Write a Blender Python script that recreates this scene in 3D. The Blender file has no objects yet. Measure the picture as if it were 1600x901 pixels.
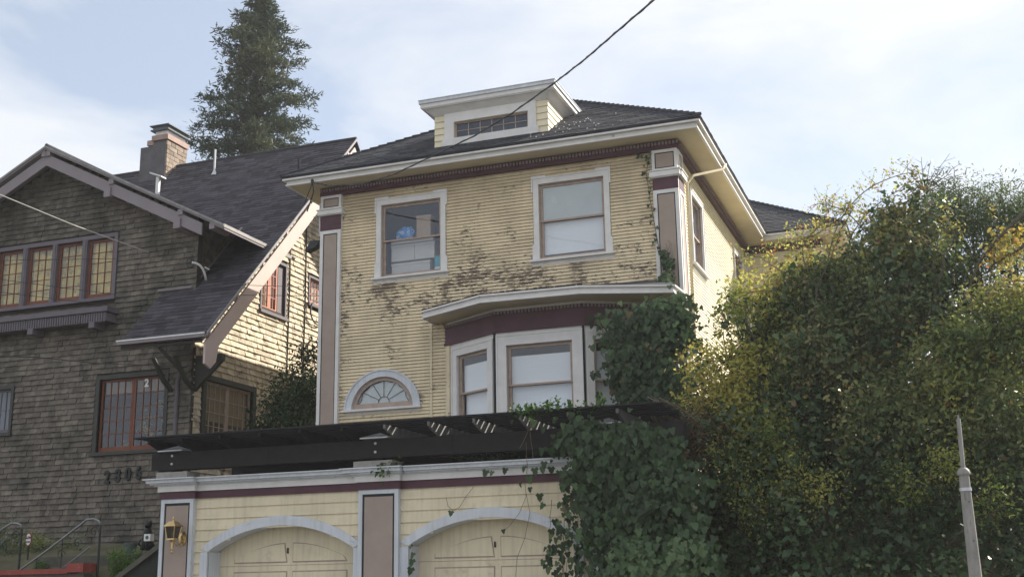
import bpy, bmesh, math, random
import numpy as np
from mathutils import Vector, Matrix, noise as mnoise
random.seed(7); RNG = np.random.default_rng(11)
SC = bpy.context.scene
COL = SC.collection
# ------------------------------------------------------------ camera
YAW, PIT, ROL, FPX = math.radians(-19.93), math.radians(13.97), math.radians(-0.97), 1880.7
CAM = np.array([0.0, 0.0, 1.6])
_f = np.array([math.sin(YAW)*math.cos(PIT), math.cos(YAW)*math.cos(PIT), math.sin(PIT)])
_r = np.array([math.cos(YAW), -math.sin(YAW), 0.0]); _u = np.cross(_r, _f)
RT = math.cos(ROL)*_r + math.sin(ROL)*_u; UP = -math.sin(ROL)*_r + math.cos(ROL)*_u
cam = bpy.data.cameras.new('camera'); camo = bpy.data.objects.new('camera', cam); COL.objects.link(camo)
cam.sensor_width = 36; cam.lens = FPX/1600*36; cam.clip_end = 3000; cam.clip_start = 0.1
camo.matrix_world = Matrix(((RT[0], UP[0], -_f[0], CAM[0]), (RT[1], UP[1], -_f[1], CAM[1]), (RT[2], UP[2], -_f[2], CAM[2]), (0, 0, 0, 1)))
SC.camera = camo
def at(x, y, Y=None, X=None, Z=None):           # where the line of sight of a photo point meets a real plane of the place
    d = _f + RT*(x-800)/FPX - UP*(y-450.5)/FPX
    t = (Y-CAM[1])/d[1] if Y is not None else ((X-CAM[0])/d[0] if X is not None else (Z-CAM[2])/d[2])
    return CAM + t*d
# ------------------------------------------------------------ light
SUN_AZ, SUN_EL = math.radians(41.0), math.radians(33.5)      # azimuth from +y towards +x
SC.view_settings.view_transform = 'Standard'; SC.view_settings.look = 'None'
SC.view_settings.exposure = 0.9; SC.view_settings.gamma = 1
w = bpy.data.worlds.new("World"); SC.world = w; w.use_nodes = True
nt = w.node_tree; nt.nodes.clear()
def N(nt, t, **k):
    n = nt.nodes.new(t)
    for a, b in k.items():
        if a == 'inp':
            for i, v in b.items(): n.inputs[i].default_value = v
        else: setattr(n, a, b)
    return n
sky = N(nt, 'ShaderNodeTexSky', sky_type='NISHITA', sun_disc=False, sun_elevation=SUN_EL, sun_rotation=SUN_AZ, altitude=50, air_density=0.9, dust_density=0.35, ozone_density=1.0)
tc = N(nt, 'ShaderNodeTexCoord'); mp = N(nt, 'ShaderNodeMapping'); mp.inputs['Rotation'].default_value = (0.1, 0.35, 0.5); mp.inputs['Scale'].default_value = (1.2, 1.2, 3.6)
mp.inputs['Location'].default_value = (6.9, 1.1, 1.4)
n1 = N(nt, 'ShaderNodeTexNoise', inp={'Scale': 1.8, 'Detail': 10, 'Roughness': 0.56, 'Distortion': 0.35})
n2 = N(nt, 'ShaderNodeTexNoise', inp={'Scale': 0.8, 'Detail': 3, 'Roughness': 0.5})
cr = N(nt, 'ShaderNodeValToRGB'); cr.color_ramp.elements[0].position = 0.36; cr.color_ramp.elements[0].color = (0.42, 0.42, 0.42, 1); cr.color_ramp.elements[1].position = 0.53; cr.color_ramp.elements[1].color = (0.98, 0.98, 0.98, 1)
cr2 = N(nt, 'ShaderNodeValToRGB'); cr2.color_ramp.elements[0].position = 0.35; cr2.color_ramp.elements[0].color = (4.9, 5.1, 5.4, 1); cr2.color_ramp.elements[1].position = 0.62; cr2.color_ramp.elements[1].color = (5.3, 5.4, 5.55, 1)
mx = N(nt, 'ShaderNodeMix', data_type='RGBA'); bg = N(nt, 'ShaderNodeBackground', inp={'Strength': 0.1}); wo = N(nt, 'ShaderNodeOutputWorld')
L = nt.links.new
L(tc.outputs['Generated'], mp.inputs[0]); L(mp.outputs[0], n1.inputs['Vector']); L(mp.outputs[0], n2.inputs['Vector'])
L(n1.outputs[0], cr.inputs[0]); L(n2.outputs[0], cr2.inputs[0]); L(cr.outputs[0], mx.inputs['Factor'])
L(sky.outputs[0], mx.inputs['A']); L(cr2.outputs[0], mx.inputs['B']); L(mx.outputs['Result'], bg.inputs[0]); L(bg.outputs[0], wo.inputs[0])
sl = bpy.data.lights.new('sun', 'SUN'); sl.energy = 5.0; sl.angle = math.radians(0.55); sl.color = (1, 0.93, 0.8)
so = bpy.data.objects.new('sun', sl); COL.objects.link(so)
sd = Vector((math.sin(SUN_AZ)*math.cos(SUN_EL), math.cos(SUN_AZ)*math.cos(SUN_EL), math.sin(SUN_EL)))
so.rotation_euler = (-sd).to_track_quat('-Z', 'Y').to_euler(); so.location = sd*60
# ------------------------------------------------------------ materials
def M(name, col, rough=0.65, var=0.12, vs=3.0, col2=None, thr=(0.55, 0.62), s2=1.5, st=(1, 1, 1), zone=None, bump=0.0, bs=40.0, bst=(1, 1, 1), rnd=None, rvar=0.35, spec=0.3, metal=0.0, transl=0.0, ramp=None, streak=0.0, fine=None, col3=None, thr3=(0.5, 0.7), zone3=None):
    m = bpy.data.materials.new(name); m.use_nodes = True; t = m.node_tree; t.nodes.clear(); lk = t.links.new
    out = N(t, 'ShaderNodeOutputMaterial'); b = N(t, 'ShaderNodeBsdfPrincipled')
    b.inputs['Roughness'].default_value = rough; b.inputs['Metallic'].default_value = metal
    b.inputs['Specular IOR Level'].default_value = spec
    tc = N(t, 'ShaderNodeNewGeometry')
    pos = tc.outputs['Position']
    mp = N(t, 'ShaderNodeMapping'); mp.inputs['Scale'].default_value = st; lk(pos, mp.inputs[0])
    def mix(a, bb, fac, mode='MIX'):
        x = N(t, 'ShaderNodeMix', data_type='RGBA', blend_type=mode)
        for s, v in (('A', a), ('B', bb)):
            if isinstance(v, tuple): x.inputs[s].default_value = (*v, 1)
            else: lk(v, x.inputs[s])
        if isinstance(fac, float): x.inputs['Factor'].default_value = fac
        else: lk(fac, x.inputs['Factor'])
        return x.outputs['Result']
    def noise(scale, detail=4, rough_=0.55, vec=None):
        n = N(t, 'ShaderNodeTexNoise', inp={'Scale': scale, 'Detail': detail, 'Roughness': rough_}); lk(vec or mp.outputs[0], n.inputs['Vector']); return n.outputs[0]
    def mrange(v, a, b_, c, d):
        r = N(t, 'ShaderNodeMapRange'); lk(v, r.inputs[0])
        for i, q in zip((1, 2, 3, 4), (a, b_, c, d)): r.inputs[i].default_value = q
        return r.outputs[0]
    src = None
    if rnd == 'obj': src = N(t, 'ShaderNodeObjectInfo').outputs['Random']
    if rnd == 'attr': src = N(t, 'ShaderNodeAttribute', attribute_name='rnd').outputs['Fac']
    if ramp and src is not None:
        r = N(t, 'ShaderNodeValToRGB'); e = r.color_ramp.elements
        while len(e) < len(ramp): e.new(0.5)
        for i, (p, c) in enumerate(ramp): e[i].position = p; e[i].color = (*c, 1)
        lk(src, r.inputs[0]); c = r.outputs[0]
    elif src is not None:
        f = mrange(src, 0, 1, 1-rvar, 1+rvar); cm = N(t, 'ShaderNodeCombineColor'); [lk(f, cm.inputs[i]) for i in range(3)]
        c = mix(tuple(col), cm.outputs[0], 1.0, 'MULTIPLY')
    else: c = tuple(col)
    if var:
        f = mrange(noise(vs, 5, 0.6), 0.25, 0.75, 1-var, 1+var); cm = N(t, 'ShaderNodeCombineColor'); [lk(f, cm.inputs[i]) for i in range(3)]
        c = mix(c, cm.outputs[0], 1.0, 'MULTIPLY')
    if streak:
        mps = N(t, 'ShaderNodeMapping'); mps.inputs['Scale'].default_value = (9, 9, 0.5); lk(pos, mps.inputs[0])
        f = mrange(noise(1.6, 4, 0.6, mps.outputs[0]), 0.45, 0.75, 0.0, streak)
        c = mix(c, (0.12, 0.105, 0.085), f)
    if col2:
        nz = noise(s2, 7, 0.68)
        if fine:
            mf = N(t, 'ShaderNodeMapping'); mf.inputs['Scale'].default_value = fine; lk(pos, mf.inputs[0]); nf = noise(1.0, 5, 0.7, mf.outputs[0])
            a1 = N(t, 'ShaderNodeMath', operation='MULTIPLY'); lk(nz, a1.inputs[0]); a1.inputs[1].default_value = 0.5; a2 = N(t, 'ShaderNodeMath', operation='MULTIPLY_ADD'); lk(nf, a2.inputs[0]); a2.inputs[1].default_value = 0.5; lk(a1.outputs[0], a2.inputs[2]); nz = a2.outputs[0]
        if zone:
            sep = N(t, 'ShaderNodeSeparateXYZ'); lk(pos, sep.inputs[0])
            add = nz
            for ax, c0, hw, amt in zone:
                d = N(t, 'ShaderNodeMath', operation='SUBTRACT'); lk(sep.outputs[ax], d.inputs[0]); d.inputs[1].default_value = c0
                d2 = N(t, 'ShaderNodeMath', operation='ABSOLUTE'); lk(d.outputs[0], d2.inputs[0])
                k = mrange(d2.outputs[0], 0, hw, amt, 0)
                ad = N(t, 'ShaderNodeMath', operation='ADD'); lk(add, ad.inputs[0]); lk(k, ad.inputs[1]); add = ad.outputs[0]
            nz = add
        c = mix(c, tuple(col2), mrange(nz, thr[0], thr[1], 0, 1))
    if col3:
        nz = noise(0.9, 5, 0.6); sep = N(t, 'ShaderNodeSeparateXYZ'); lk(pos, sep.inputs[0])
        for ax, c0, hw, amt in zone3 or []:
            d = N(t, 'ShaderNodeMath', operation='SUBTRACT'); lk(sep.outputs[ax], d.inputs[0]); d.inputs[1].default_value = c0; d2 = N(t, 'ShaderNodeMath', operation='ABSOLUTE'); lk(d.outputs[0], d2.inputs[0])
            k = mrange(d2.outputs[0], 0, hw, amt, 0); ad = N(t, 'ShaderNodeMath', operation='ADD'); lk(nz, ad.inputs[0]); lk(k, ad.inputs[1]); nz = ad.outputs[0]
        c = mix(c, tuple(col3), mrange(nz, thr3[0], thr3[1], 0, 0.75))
    if isinstance(c, tuple): b.inputs['Base Color'].default_value = (*c, 1)
    else: lk(c, b.inputs['Base Color'])
    if bump:
        mb_ = N(t, 'ShaderNodeMapping'); mb_.inputs['Scale'].default_value = bst; lk(pos, mb_.inputs[0])
        bp = N(t, 'ShaderNodeBump', inp={'Strength': bump, 'Distance': 0.01}); lk(noise(bs, 4, 0.6, mb_.outputs[0]), bp.inputs['Height']); lk(bp.outputs[0], b.inputs['Normal'])
    if transl:
        tr = N(t, 'ShaderNodeBsdfTranslucent'); ms = N(t, 'ShaderNodeMixShader'); ms.inputs[0].default_value = transl
        if isinstance(c, tuple): tr.inputs[0].default_value = (*c, 1)
        else: lk(c, tr.inputs[0])
        lk(b.outputs[0], ms.inputs[1]); lk(tr.outputs[0], ms.inputs[2]); lk(ms.outputs[0], out.inputs[0])
    else: lk(b.outputs[0], out.inputs[0])
    return m
def glassmat(name, tint=(0.96, 0.97, 0.975), refl=1.0):
    m = bpy.data.materials.new(name); m.use_nodes = True; t = m.node_tree; t.nodes.clear()
    out = N(t, 'ShaderNodeOutputMaterial'); tr = N(t, 'ShaderNodeBsdfTransparent'); tr.inputs[0].default_value = (*tint, 1)
    gl = N(t, 'ShaderNodeBsdfGlossy', inp={'Roughness': 0.03}); gl.inputs[0].default_value = (0.9*refl, 0.93*refl, refl, 1)
    ms = N(t, 'ShaderNodeMixShader'); gg = N(t, 'ShaderNodeNewGeometry'); dp = N(t, 'ShaderNodeVectorMath', operation='DOT_PRODUCT'); t.links.new(gg.outputs['Normal'], dp.inputs[0]); t.links.new(gg.outputs['Incoming'], dp.inputs[1])
    prev = dp.outputs['Value']
    for op, v in (('ABSOLUTE', None), ('SUBTRACT', 1.0), ('POWER', 5.0), ('MULTIPLY', 0.8), ('ADD', 0.045)):
        q = N(t, 'ShaderNodeMath', operation=op)
        if op == 'SUBTRACT': q.inputs[0].default_value = 1.0; t.links.new(prev, q.inputs[1])
        else:
            t.links.new(prev, q.inputs[0])
            if v is not None: q.inputs[1].default_value = v
        prev = q.outputs[0]
    nz = N(t, 'ShaderNodeTexNoise', inp={'Scale': 2.0, 'Detail': 1}); bp = N(t, 'ShaderNodeBump', inp={'Strength': 0.04, 'Distance': 0.03})
    g = N(t, 'ShaderNodeNewGeometry'); t.links.new(g.outputs['Position'], nz.inputs['Vector']); t.links.new(nz.outputs[0], bp.inputs['Height']); t.links.new(bp.outputs[0], gl.inputs['Normal'])
    mu = N(t, 'ShaderNodeMath', operation='MULTIPLY'); mu.inputs[1].default_value = 1.0; mu.use_clamp = True
    t.links.new(prev, mu.inputs[0]); t.links.new(mu.outputs[0], ms.inputs[0]); t.links.new(tr.outputs[0], ms.inputs[1]); t.links.new(gl.outputs[0], ms.inputs[2]); t.links.new(ms.outputs[0], out.inputs[0])
    return m
MT = dict(
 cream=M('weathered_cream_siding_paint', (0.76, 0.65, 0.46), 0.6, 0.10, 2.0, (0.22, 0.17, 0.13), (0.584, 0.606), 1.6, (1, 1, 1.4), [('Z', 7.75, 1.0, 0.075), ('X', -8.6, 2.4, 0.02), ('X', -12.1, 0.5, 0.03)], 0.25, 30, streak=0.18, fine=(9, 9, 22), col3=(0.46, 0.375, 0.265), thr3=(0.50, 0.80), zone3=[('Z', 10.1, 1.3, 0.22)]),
 cream_side=M('cream_side_wall_paint', (0.76, 0.68, 0.50), 0.6, 0.08, 2.0, bump=0.2, bs=30),
 gcream=M('garage_cream_paint', (0.72, 0.63, 0.455), 0.55, 0.10, 1.6, (0.40, 0.34, 0.24), (0.60, 0.82), 2.2, bump=0.25, bs=18, bst=(1, 1, 8), streak=0.22),
 soffit=M('soffit_cream_paint', (0.62, 0.54, 0.39), 0.7, 0.12, 1.5, streak=0.0),
 trim=M('aged_white_trim_paint', (0.70, 0.68, 0.67), 0.5, 0.10, 4.0, (0.26, 0.22, 0.18), (0.68, 0.74), 5.0, bump=0.2, bs=40),
 gtrim=M('pale_grey_garage_trim_paint', (0.60, 0.625, 0.67), 0.5, 0.10, 3.0, (0.25, 0.25, 0.25), (0.62, 0.78), 4.0, streak=0.2, bump=0.15, bs=30),
 taupe=M('taupe_panel_paint', (0.36, 0.285, 0.245), 0.65, 0.10, 3.0, bump=0.2, bs=25),
 maroon=M('maroon_frieze_paint', (0.085, 0.035, 0.05), 0.5, 0.2, 3.0),
 mauve=M('mauve_dentil_paint', (0.26, 0.20, 0.22), 0.6, 0.15, 6.0),
 black=M('black_outline_paint', (0.02, 0.022, 0.024), 0.5, 0.1),
 sash=M('bare_wood_sash', (0.40, 0.31, 0.26), 0.6, 0.2, 8.0, bump=0.2, bs=40, bst=(1, 1, 6)),
 redsash=M('rust_red_window_frame_paint', (0.18, 0.065, 0.04), 0.55, 0.2, 5.0),
 pinksash=M('faded_red_window_frame_paint', (0.50, 0.21, 0.15), 0.6, 0.12, 5.0),
 blind=M('white_window_blind', (0.80, 0.81, 0.84), 0.8, 0.03, 1.5, bump=0.6, bs=2.2, bst=(0.4, 1, 5)),
 frost=M('milky_window_film', (0.50, 0.535, 0.53), 0.35, 0.06, 3.0, (0.68, 0.71, 0.71), (0.62, 0.72), 6.0),
 curtain=M('painted_hillside_reflection', (0.74, 0.56, 0.16), 0.8, 0.30, 4.0, (0.22, 0.22, 0.10), (0.52, 0.68), 3.2, bump=0.5, bs=6, bst=(4, 4, 0.6)),  # tones of the sunlit hillside reflected in the casement panes, painted on
 netcurtain=M('pale_net_curtain', (0.62, 0.58, 0.46), 0.8, 0.2, 6.0, bump=0.5, bs=6, bst=(4, 4, 0.5)),
 rollshade=M('tan_roller_shade', (0.22, 0.16, 0.10), 0.8, 0.15, 6.0),
 room=M('dim_room_wall', (0.20, 0.20, 0.23), 0.9, 0.1),
 dark=M('dark_room', (0.02, 0.02, 0.022), 0.9, 0.3),
 roof=M('charcoal_asphalt_shingle', (0.055, 0.056, 0.068), 0.9, 0.25, 8.0, bump=0.6, bs=120, rnd='attr', rvar=0.38),
 roof2=M('slate_grey_asphalt_shingle', (0.058, 0.054, 0.066), 0.9, 0.2, 8.0, bump=0.6, bs=120, rnd='attr', rvar=0.42),
 roofcap=M('roof_edge_metal', (0.26, 0.25, 0.25), 0.6, 0.3, 5.0),
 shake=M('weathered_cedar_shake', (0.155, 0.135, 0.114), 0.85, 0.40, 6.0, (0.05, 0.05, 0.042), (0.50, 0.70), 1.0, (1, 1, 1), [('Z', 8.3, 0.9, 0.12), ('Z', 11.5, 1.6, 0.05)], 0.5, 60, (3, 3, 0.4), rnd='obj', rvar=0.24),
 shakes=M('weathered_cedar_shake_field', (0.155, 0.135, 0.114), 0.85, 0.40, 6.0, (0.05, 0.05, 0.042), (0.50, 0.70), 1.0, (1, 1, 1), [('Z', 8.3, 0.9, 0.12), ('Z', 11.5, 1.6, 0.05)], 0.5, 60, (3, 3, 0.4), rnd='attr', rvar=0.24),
 sshake=M('sun_bleached_cedar_shake', (0.54, 0.47, 0.36), 0.85, 0.2, 5.0, (0.13, 0.10, 0.07), (0.58, 0.66), 2.2, (1, 1, 1.6), None, 0.5, 60, (3, 3, 0.4), rnd='obj', rvar=0.22),  # same shakes on the sunlit wall, the sun's brightness put into their colour
 sshakes=M('sun_bleached_cedar_shake_field', (0.54, 0.47, 0.36), 0.85, 0.2, 5.0, (0.13, 0.10, 0.07), (0.58, 0.66), 2.2, (1, 1, 1.6), None, 0.5, 60, (3, 3, 0.4), rnd='attr', rvar=0.22),  # sunlit brightness in the colour here too
 wallback=M('wall_sheathing', (0.05, 0.042, 0.035), 0.9, 0.2),
 barge=M('mauve_grey_bargeboard_paint', (0.245, 0.215, 0.235), 0.6, 0.08, 3.0),
 pinkboard=M('pale_mauve_rake_board_paint', (0.50, 0.40, 0.37), 0.6, 0.06, 3.0),
 dtrim=M('dark_olive_window_trim', (0.055, 0.058, 0.052), 0.6, 0.2, 5.0),
 mtrim=M('mauve_grey_window_trim', (0.145, 0.13, 0.15), 0.6, 0.1, 5.0),
 brick=M('chimney_brick', (0.26, 0.205, 0.165), 0.85, 0.25, 8.0, rnd='obj', rvar=0.35, bump=0.4, bs=50),
 parge=M('grey_chimney_render', (0.12, 0.115, 0.125), 0.9, 0.3, 3.0, bump=0.4, bs=20),
 clay=M('terracotta_chimney_cap', (0.36, 0.25, 0.22), 0.8, 0.15, 5.0),
 metal=M('galvanised_metal', (0.50, 0.51, 0.53), 0.4, 0.15, 8.0, metal=0.7),
 whitemetal=M('white_painted_metal', (0.75, 0.75, 0.74), 0.4, 0.08, 8.0),
 pergola=M('black_stained_timber', (0.020, 0.020, 0.024), 0.75, 0.3, 5.0, bump=0.4, bs=30, bst=(0.3, 1, 1)),
 pergb=M('dark_brown_timber', (0.022, 0.020, 0.021), 0.75, 0.3, 5.0, bump=0.4, bs=30, bst=(0.3, 1, 1)),
 lathside=M('sunlit_tint_rafter_stain', (0.17, 0.165, 0.17), 0.55, 0.2, 5.0, bump=0.15, bs=30, bst=(1, 0.3, 1), spec=0.9),  # lightened so the sun stripes on the rafters come out bright
 plinth=M('pale_weathered_plinth', (0.34, 0.32, 0.30), 0.8, 0.25, 6.0, bump=0.3, bs=30),
 brass=M('polished_brass', (0.60, 0.43, 0.20), 0.28, 0.15, 10.0, metal=1.0),
 smoke=glassmat('smoked_lamp_glass', (0.35, 0.34, 0.3)),
 glass=glassmat('window_glass'),
 glassd=glassmat('dusty_window_glass', (0.86, 0.87, 0.88)),
 iron=M('dark_wrought_iron', (0.03, 0.035, 0.035), 0.5, 0.3, 10.0, metal=0.3),
 rail=M('worn_handrail_metal', (0.22, 0.24, 0.25), 0.4, 0.3, 10.0, metal=0.6),
 wire=M('black_cable', (0.035, 0.035, 0.04), 0.5, 0.2),
 wirel=M('pale_cable', (0.42, 0.41, 0.38), 0.5, 0.1),
 redpaint=M('red_painted_coping', (0.28, 0.06, 0.05), 0.6, 0.2, 6.0, (0.35, 0.2, 0.17), (0.6, 0.7), 6),
 stone=M('worn_concrete', (0.10, 0.095, 0.08), 0.85, 0.3, 5.0, bump=0.5, bs=25),
 darkstone=M('dark_render_wall', (0.035, 0.038, 0.035), 0.85, 0.3, 5.0, bump=0.5, bs=25),
 asphalt=M('asphalt', (0.05, 0.05, 0.052), 0.9, 0.2, 6.0, bump=0.5, bs=90),
 concrete=M('pale_concrete', (0.33, 0.32, 0.30), 0.85, 0.15, 3.0, bump=0.4, bs=40),
 soil=M('soil_and_dry_grass', (0.09, 0.085, 0.05), 0.95, 0.4, 2.0, bump=0.8, bs=15),
 whitep=M('white_sign_enamel', (0.75, 0.75, 0.74), 0.4, 0.03),
 blackm=M('glossy_black_figure', (0.012, 0.012, 0.014), 0.35, 0.2),
 pot=M('blue_grey_plant_pot', (0.10, 0.115, 0.13), 0.6, 0.2, 6.0),
 card=M('brown_cardboard', (0.40, 0.30, 0.22), 0.8, 0.1, 5.0),
 cardw=M('white_storage_box', (0.52, 0.50, 0.48), 0.8, 0.05, 5.0),
 blue=M('blue_plastic_bag', (0.05, 0.22, 0.55), 0.4, 0.5, 12.0, (0.4, 0.5, 0.62), (0.5, 0.6), 9),
 teal=M('teal_carton', (0.06, 0.35, 0.42), 0.5, 0.1, 5.0),
 bark=M('grey_brown_bark', (0.085, 0.07, 0.055), 0.9, 0.35, 10.0, bump=0.8, bs=25, bst=(1, 1, 0.3)),
 twig=M('dry_twig', (0.16, 0.13, 0.105), 0.9, 0.3, 10.0),
 vine=M('ivy_stem', (0.17, 0.13, 0.09), 0.9, 0.3, 10.0),
 polem=M('weathered_grey_pole_paint', (0.23, 0.222, 0.21), 0.6, 0.25, 6.0, (0.13, 0.12, 0.11), (0.55, 0.68), 8, (3, 3, 0.6)),
)
G_IVY = [(0, (0.018, 0.038, 0.020)), (0.5, (0.040, 0.070, 0.028)), (0.85, (0.07, 0.12, 0.055)), (0.985, (0.11, 0.16, 0.07)), (1, (0.16, 0.12, 0.07))]
MT['ivy'] = M('ivy_leaf', (0, 0, 0), 0.36, 0.2, 5, rnd='attr', ramp=G_IVY, transl=0.28, spec=0.28)
MT['ivyo'] = M('ivy_leaf_single', (0, 0, 0), 0.45, 0.2, 5, rnd='obj', ramp=G_IVY, transl=0.28, spec=0.28)
MT['yel'] = M('yellowing_leaf', (0, 0, 0), 0.6, 0.2, 5, rnd='attr', ramp=[(0, (0.12, 0.18, 0.045)), (0.4, (0.30, 0.34, 0.085)), (0.75, (0.52, 0.48, 0.13)), (0.97, (0.50, 0.38, 0.10)), (1, (0.40, 0.14, 0.06))], transl=0.55)
MT['mix'] = M('dull_green_leaf', (0, 0, 0), 0.6, 0.2, 5, rnd='attr', ramp=[(0, (0.055, 0.09, 0.04)), (0.45, (0.11, 0.155, 0.062)), (0.8, (0.18, 0.21, 0.085)), (0.96, (0.26, 0.21, 0.09)), (1, (0.30, 0.16, 0.09))], transl=0.35)
MT['oval'] = M('pale_yellow_oval_leaf', (0, 0, 0), 0.55, 0.2, 5, rnd='attr', ramp=[(0, (0.055, 0.095, 0.04)), (0.4, (0.11, 0.155, 0.055)), (0.7, (0.26, 0.26, 0.10)), (0.93, (0.40, 0.30, 0.09)), (1, (0.48, 0.30, 0.10))], transl=0.4)
MT['gold'] = M('gold_leaf', (0, 0, 0), 0.55, 0.2, 5, rnd='attr', ramp=[(0, (0.09, 0.11, 0.02)), (0.5, (0.32, 0.25, 0.04)), (0.9, (0.50, 0.34, 0.06)), (1, (0.50, 0.16, 0.04))], transl=0.5)
MT['needle'] = M('conifer_needle_spray', (0, 0, 0), 0.6, 0.2, 1, rnd='attr', ramp=[(0, (0.032, 0.052, 0.04)), (0.5, (0.062, 0.086, 0.054)), (0.85, (0.11, 0.125, 0.062)), (1, (0.16, 0.15, 0.08))], transl=0.25)
MT['bright'] = M('bright_green_leaf', (0, 0, 0), 0.55, 0.2, 5, rnd='attr', ramp=[(0, (0.03, 0.07, 0.015)), (0.6, (0.08, 0.17, 0.03)), (1, (0.16, 0.26, 0.05))], transl=0.35)
# ------------------------------------------------------------ object helpers
def setp(o, label=None, cat=None, group=None, kind=None):
    if label: o['label'] = label
    if cat: o['category'] = cat
    if group: o['group'] = group
    if kind: o['kind'] = kind
    return o
def adopt(o, parent):
    if parent is not None:
        o.parent = parent
        base = parent
        while base.parent: base = base.parent
        if parent.parent is None and parent.type == 'EMPTY': o.matrix_parent_inverse = Matrix.Translation(-Vector(parent.location))
        else: o.matrix_parent_inverse = Matrix.Identity(4) if parent.location.length == 0 else Matrix.Translation(-Vector(parent.location))
def thing(name, loc, label, cat, group=None):
    o = bpy.data.objects.new(name, None); o.empty_display_size = 0.3; COL.objects.link(o); o.location = loc
    return setp(o, label, cat, group)
class Fr:                                  # a vertical wall frame: s along the wall, d outwards, z up
    def __init__(self, ox, oy, dx, dy):
        l = math.hypot(dx, dy); self.o = (ox, oy); self.t = (dx/l, dy/l); self.n = (dy/l, -dx/l)
    def P(self, s, d, z): return (self.o[0]+self.t[0]*s+self.n[0]*d, self.o[1]+self.t[1]*s+self.n[1]*d, z)
    def at(self, x, y, d=0.0):
        r = _f + RT*(x-800)/FPX - UP*(y-450.5)/FPX
        n = np.array([*self.n, 0]); p0 = np.array([self.o[0]+self.n[0]*d, self.o[1]+self.n[1]*d, 0])
        t = ((p0-CAM)@n)/(r@n); p = CAM+t*r
        return ((p[0]-self.o[0])*self.t[0]+(p[1]-self.o[1])*self.t[1], p[2])
W0 = Fr(0, 0, 1, 0)
class MB:
    def __init__(s): s.v = []; s.f = []; s.r = []
    def add(s, vs, fs, r=0.5):
        k = len(s.v); s.v += [tuple(map(float, v)) for v in vs]; s.f += [tuple(i+k for i in f) for f in fs]; s.r += [r]*len(fs)
    def hexa(s, p, r=0.5):                 # 8 points: bottom ring 0-3, top ring 4-7
        s.add(p, [(0, 3, 2, 1), (4, 5, 6, 7), (0, 1, 5, 4), (1, 2, 6, 5), (2, 3, 7, 6), (3, 0, 4, 7)], r)
    def box(s, x0, x1, y0, y1, z0, z1, r=0.5):
        s.hexa([(x0, y0, z0), (x1, y0, z0), (x1, y1, z0), (x0, y1, z0), (x0, y0, z1), (x1, y0, z1), (x1, y1, z1), (x0, y1, z1)], r)
    def fb(s, fr, s0, s1, d0, d1, z0, z1, r=0.5):
        P = fr.P; s.hexa([P(s0, d0, z0), P(s1, d0, z0), P(s1, d1, z0), P(s0, d1, z0), P(s0, d0, z1), P(s1, d0, z1), P(s1, d1, z1), P(s0, d1, z1)], r)
    def lap(s, fr, s0, s1, z0, z1, dt=0.006, db=0.02, r=0.5):
        P = fr.P; s.hexa([P(s0, 0, z0), P(s1, 0, z0), P(s1, db, z0), P(s0, db, z0), P(s0, 0, z1), P(s1, 0, z1), P(s1, dt, z1), P(s0, dt, z1)], r)
    def poly(s, fr, pts, d0, d1, r=0.5):   # outline in (s,z), extruded from d0 to d1
        n = len(pts); a = [fr.P(p[0], d0, p[1]) for p in pts]+[fr.P(p[0], d1, p[1]) for p in pts]
        s.add(a, [tuple(range(n)), tuple(range(2*n-1, n-1, -1))]+[(i, i+n, (i+1) % n+n, (i+1) % n) for i in range(n)], r)
    def prism(s, pts, vec, r=0.5):
        n = len(pts); a = list(pts)+[tuple(p[i]+vec[i] for i in range(3)) for p in pts]
        s.add(a, [tuple(range(n)), tuple(range(2*n-1, n-1, -1))]+[(i, i+n, (i+1) % n+n, (i+1) % n) for i in range(n)], r)
    def ring(s, fr, out, inn, d0, d1, r=0.5):      # closed band between two outlines with the same count
        n = len(out)
        for i in range(n):
            j = (i+1) % n; s.poly(fr, [out[i], out[j], inn[j], inn[i]], d0, d1, r)
    def tube(s, pts, rad, n=8, r=0.5):
        pts = [Vector(p) for p in pts]; rad = rad if isinstance(rad, (list, tuple)) else [rad]*len(pts)
        rings = []; u = None
        for i, p in enumerate(pts):
            t = (pts[min(i+1, len(pts)-1)]-pts[max(i-1, 0)]).normalized()
            if u is None: u = t.orthogonal().normalized()
            u = (u-t*u.dot(t)).normalized(); w_ = t.cross(u)
            rings.append([p+(u*math.cos(2*math.pi*k/n)+w_*math.sin(2*math.pi*k/n))*rad[i] for k in range(n)])
        vs = [v for rg in rings for v in rg]; fs = []
        for i in range(len(pts)-1):
            for k in range(n): a = i*n+k; b = i*n+(k+1) % n; fs.append((a, b, b+n, a+n))
        fs.append(tuple(range(n-1, -1, -1))); fs.append(tuple(range((len(pts)-1)*n, len(pts)*n)))
        s.add(vs, fs, r)
    def lathe(s, prof, c, n=16, r=0.5):
        vs = []; fs = []
        for (rad, z) in prof:
            for k in range(n): vs.append((c[0]+rad*math.cos(2*math.pi*k/n), c[1]+rad*math.sin(2*math.pi*k/n), c[2]+z))
        for i in range(len(prof)-1):
            for k in range(n): a = i*n+k; b = i*n+(k+1) % n; fs.append((a, b, b+n, a+n))
        fs.append(tuple(range(n-1, -1, -1))); fs.append(tuple(range((len(prof)-1)*n, len(prof)*n))); s.add(vs, fs, r)
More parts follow.
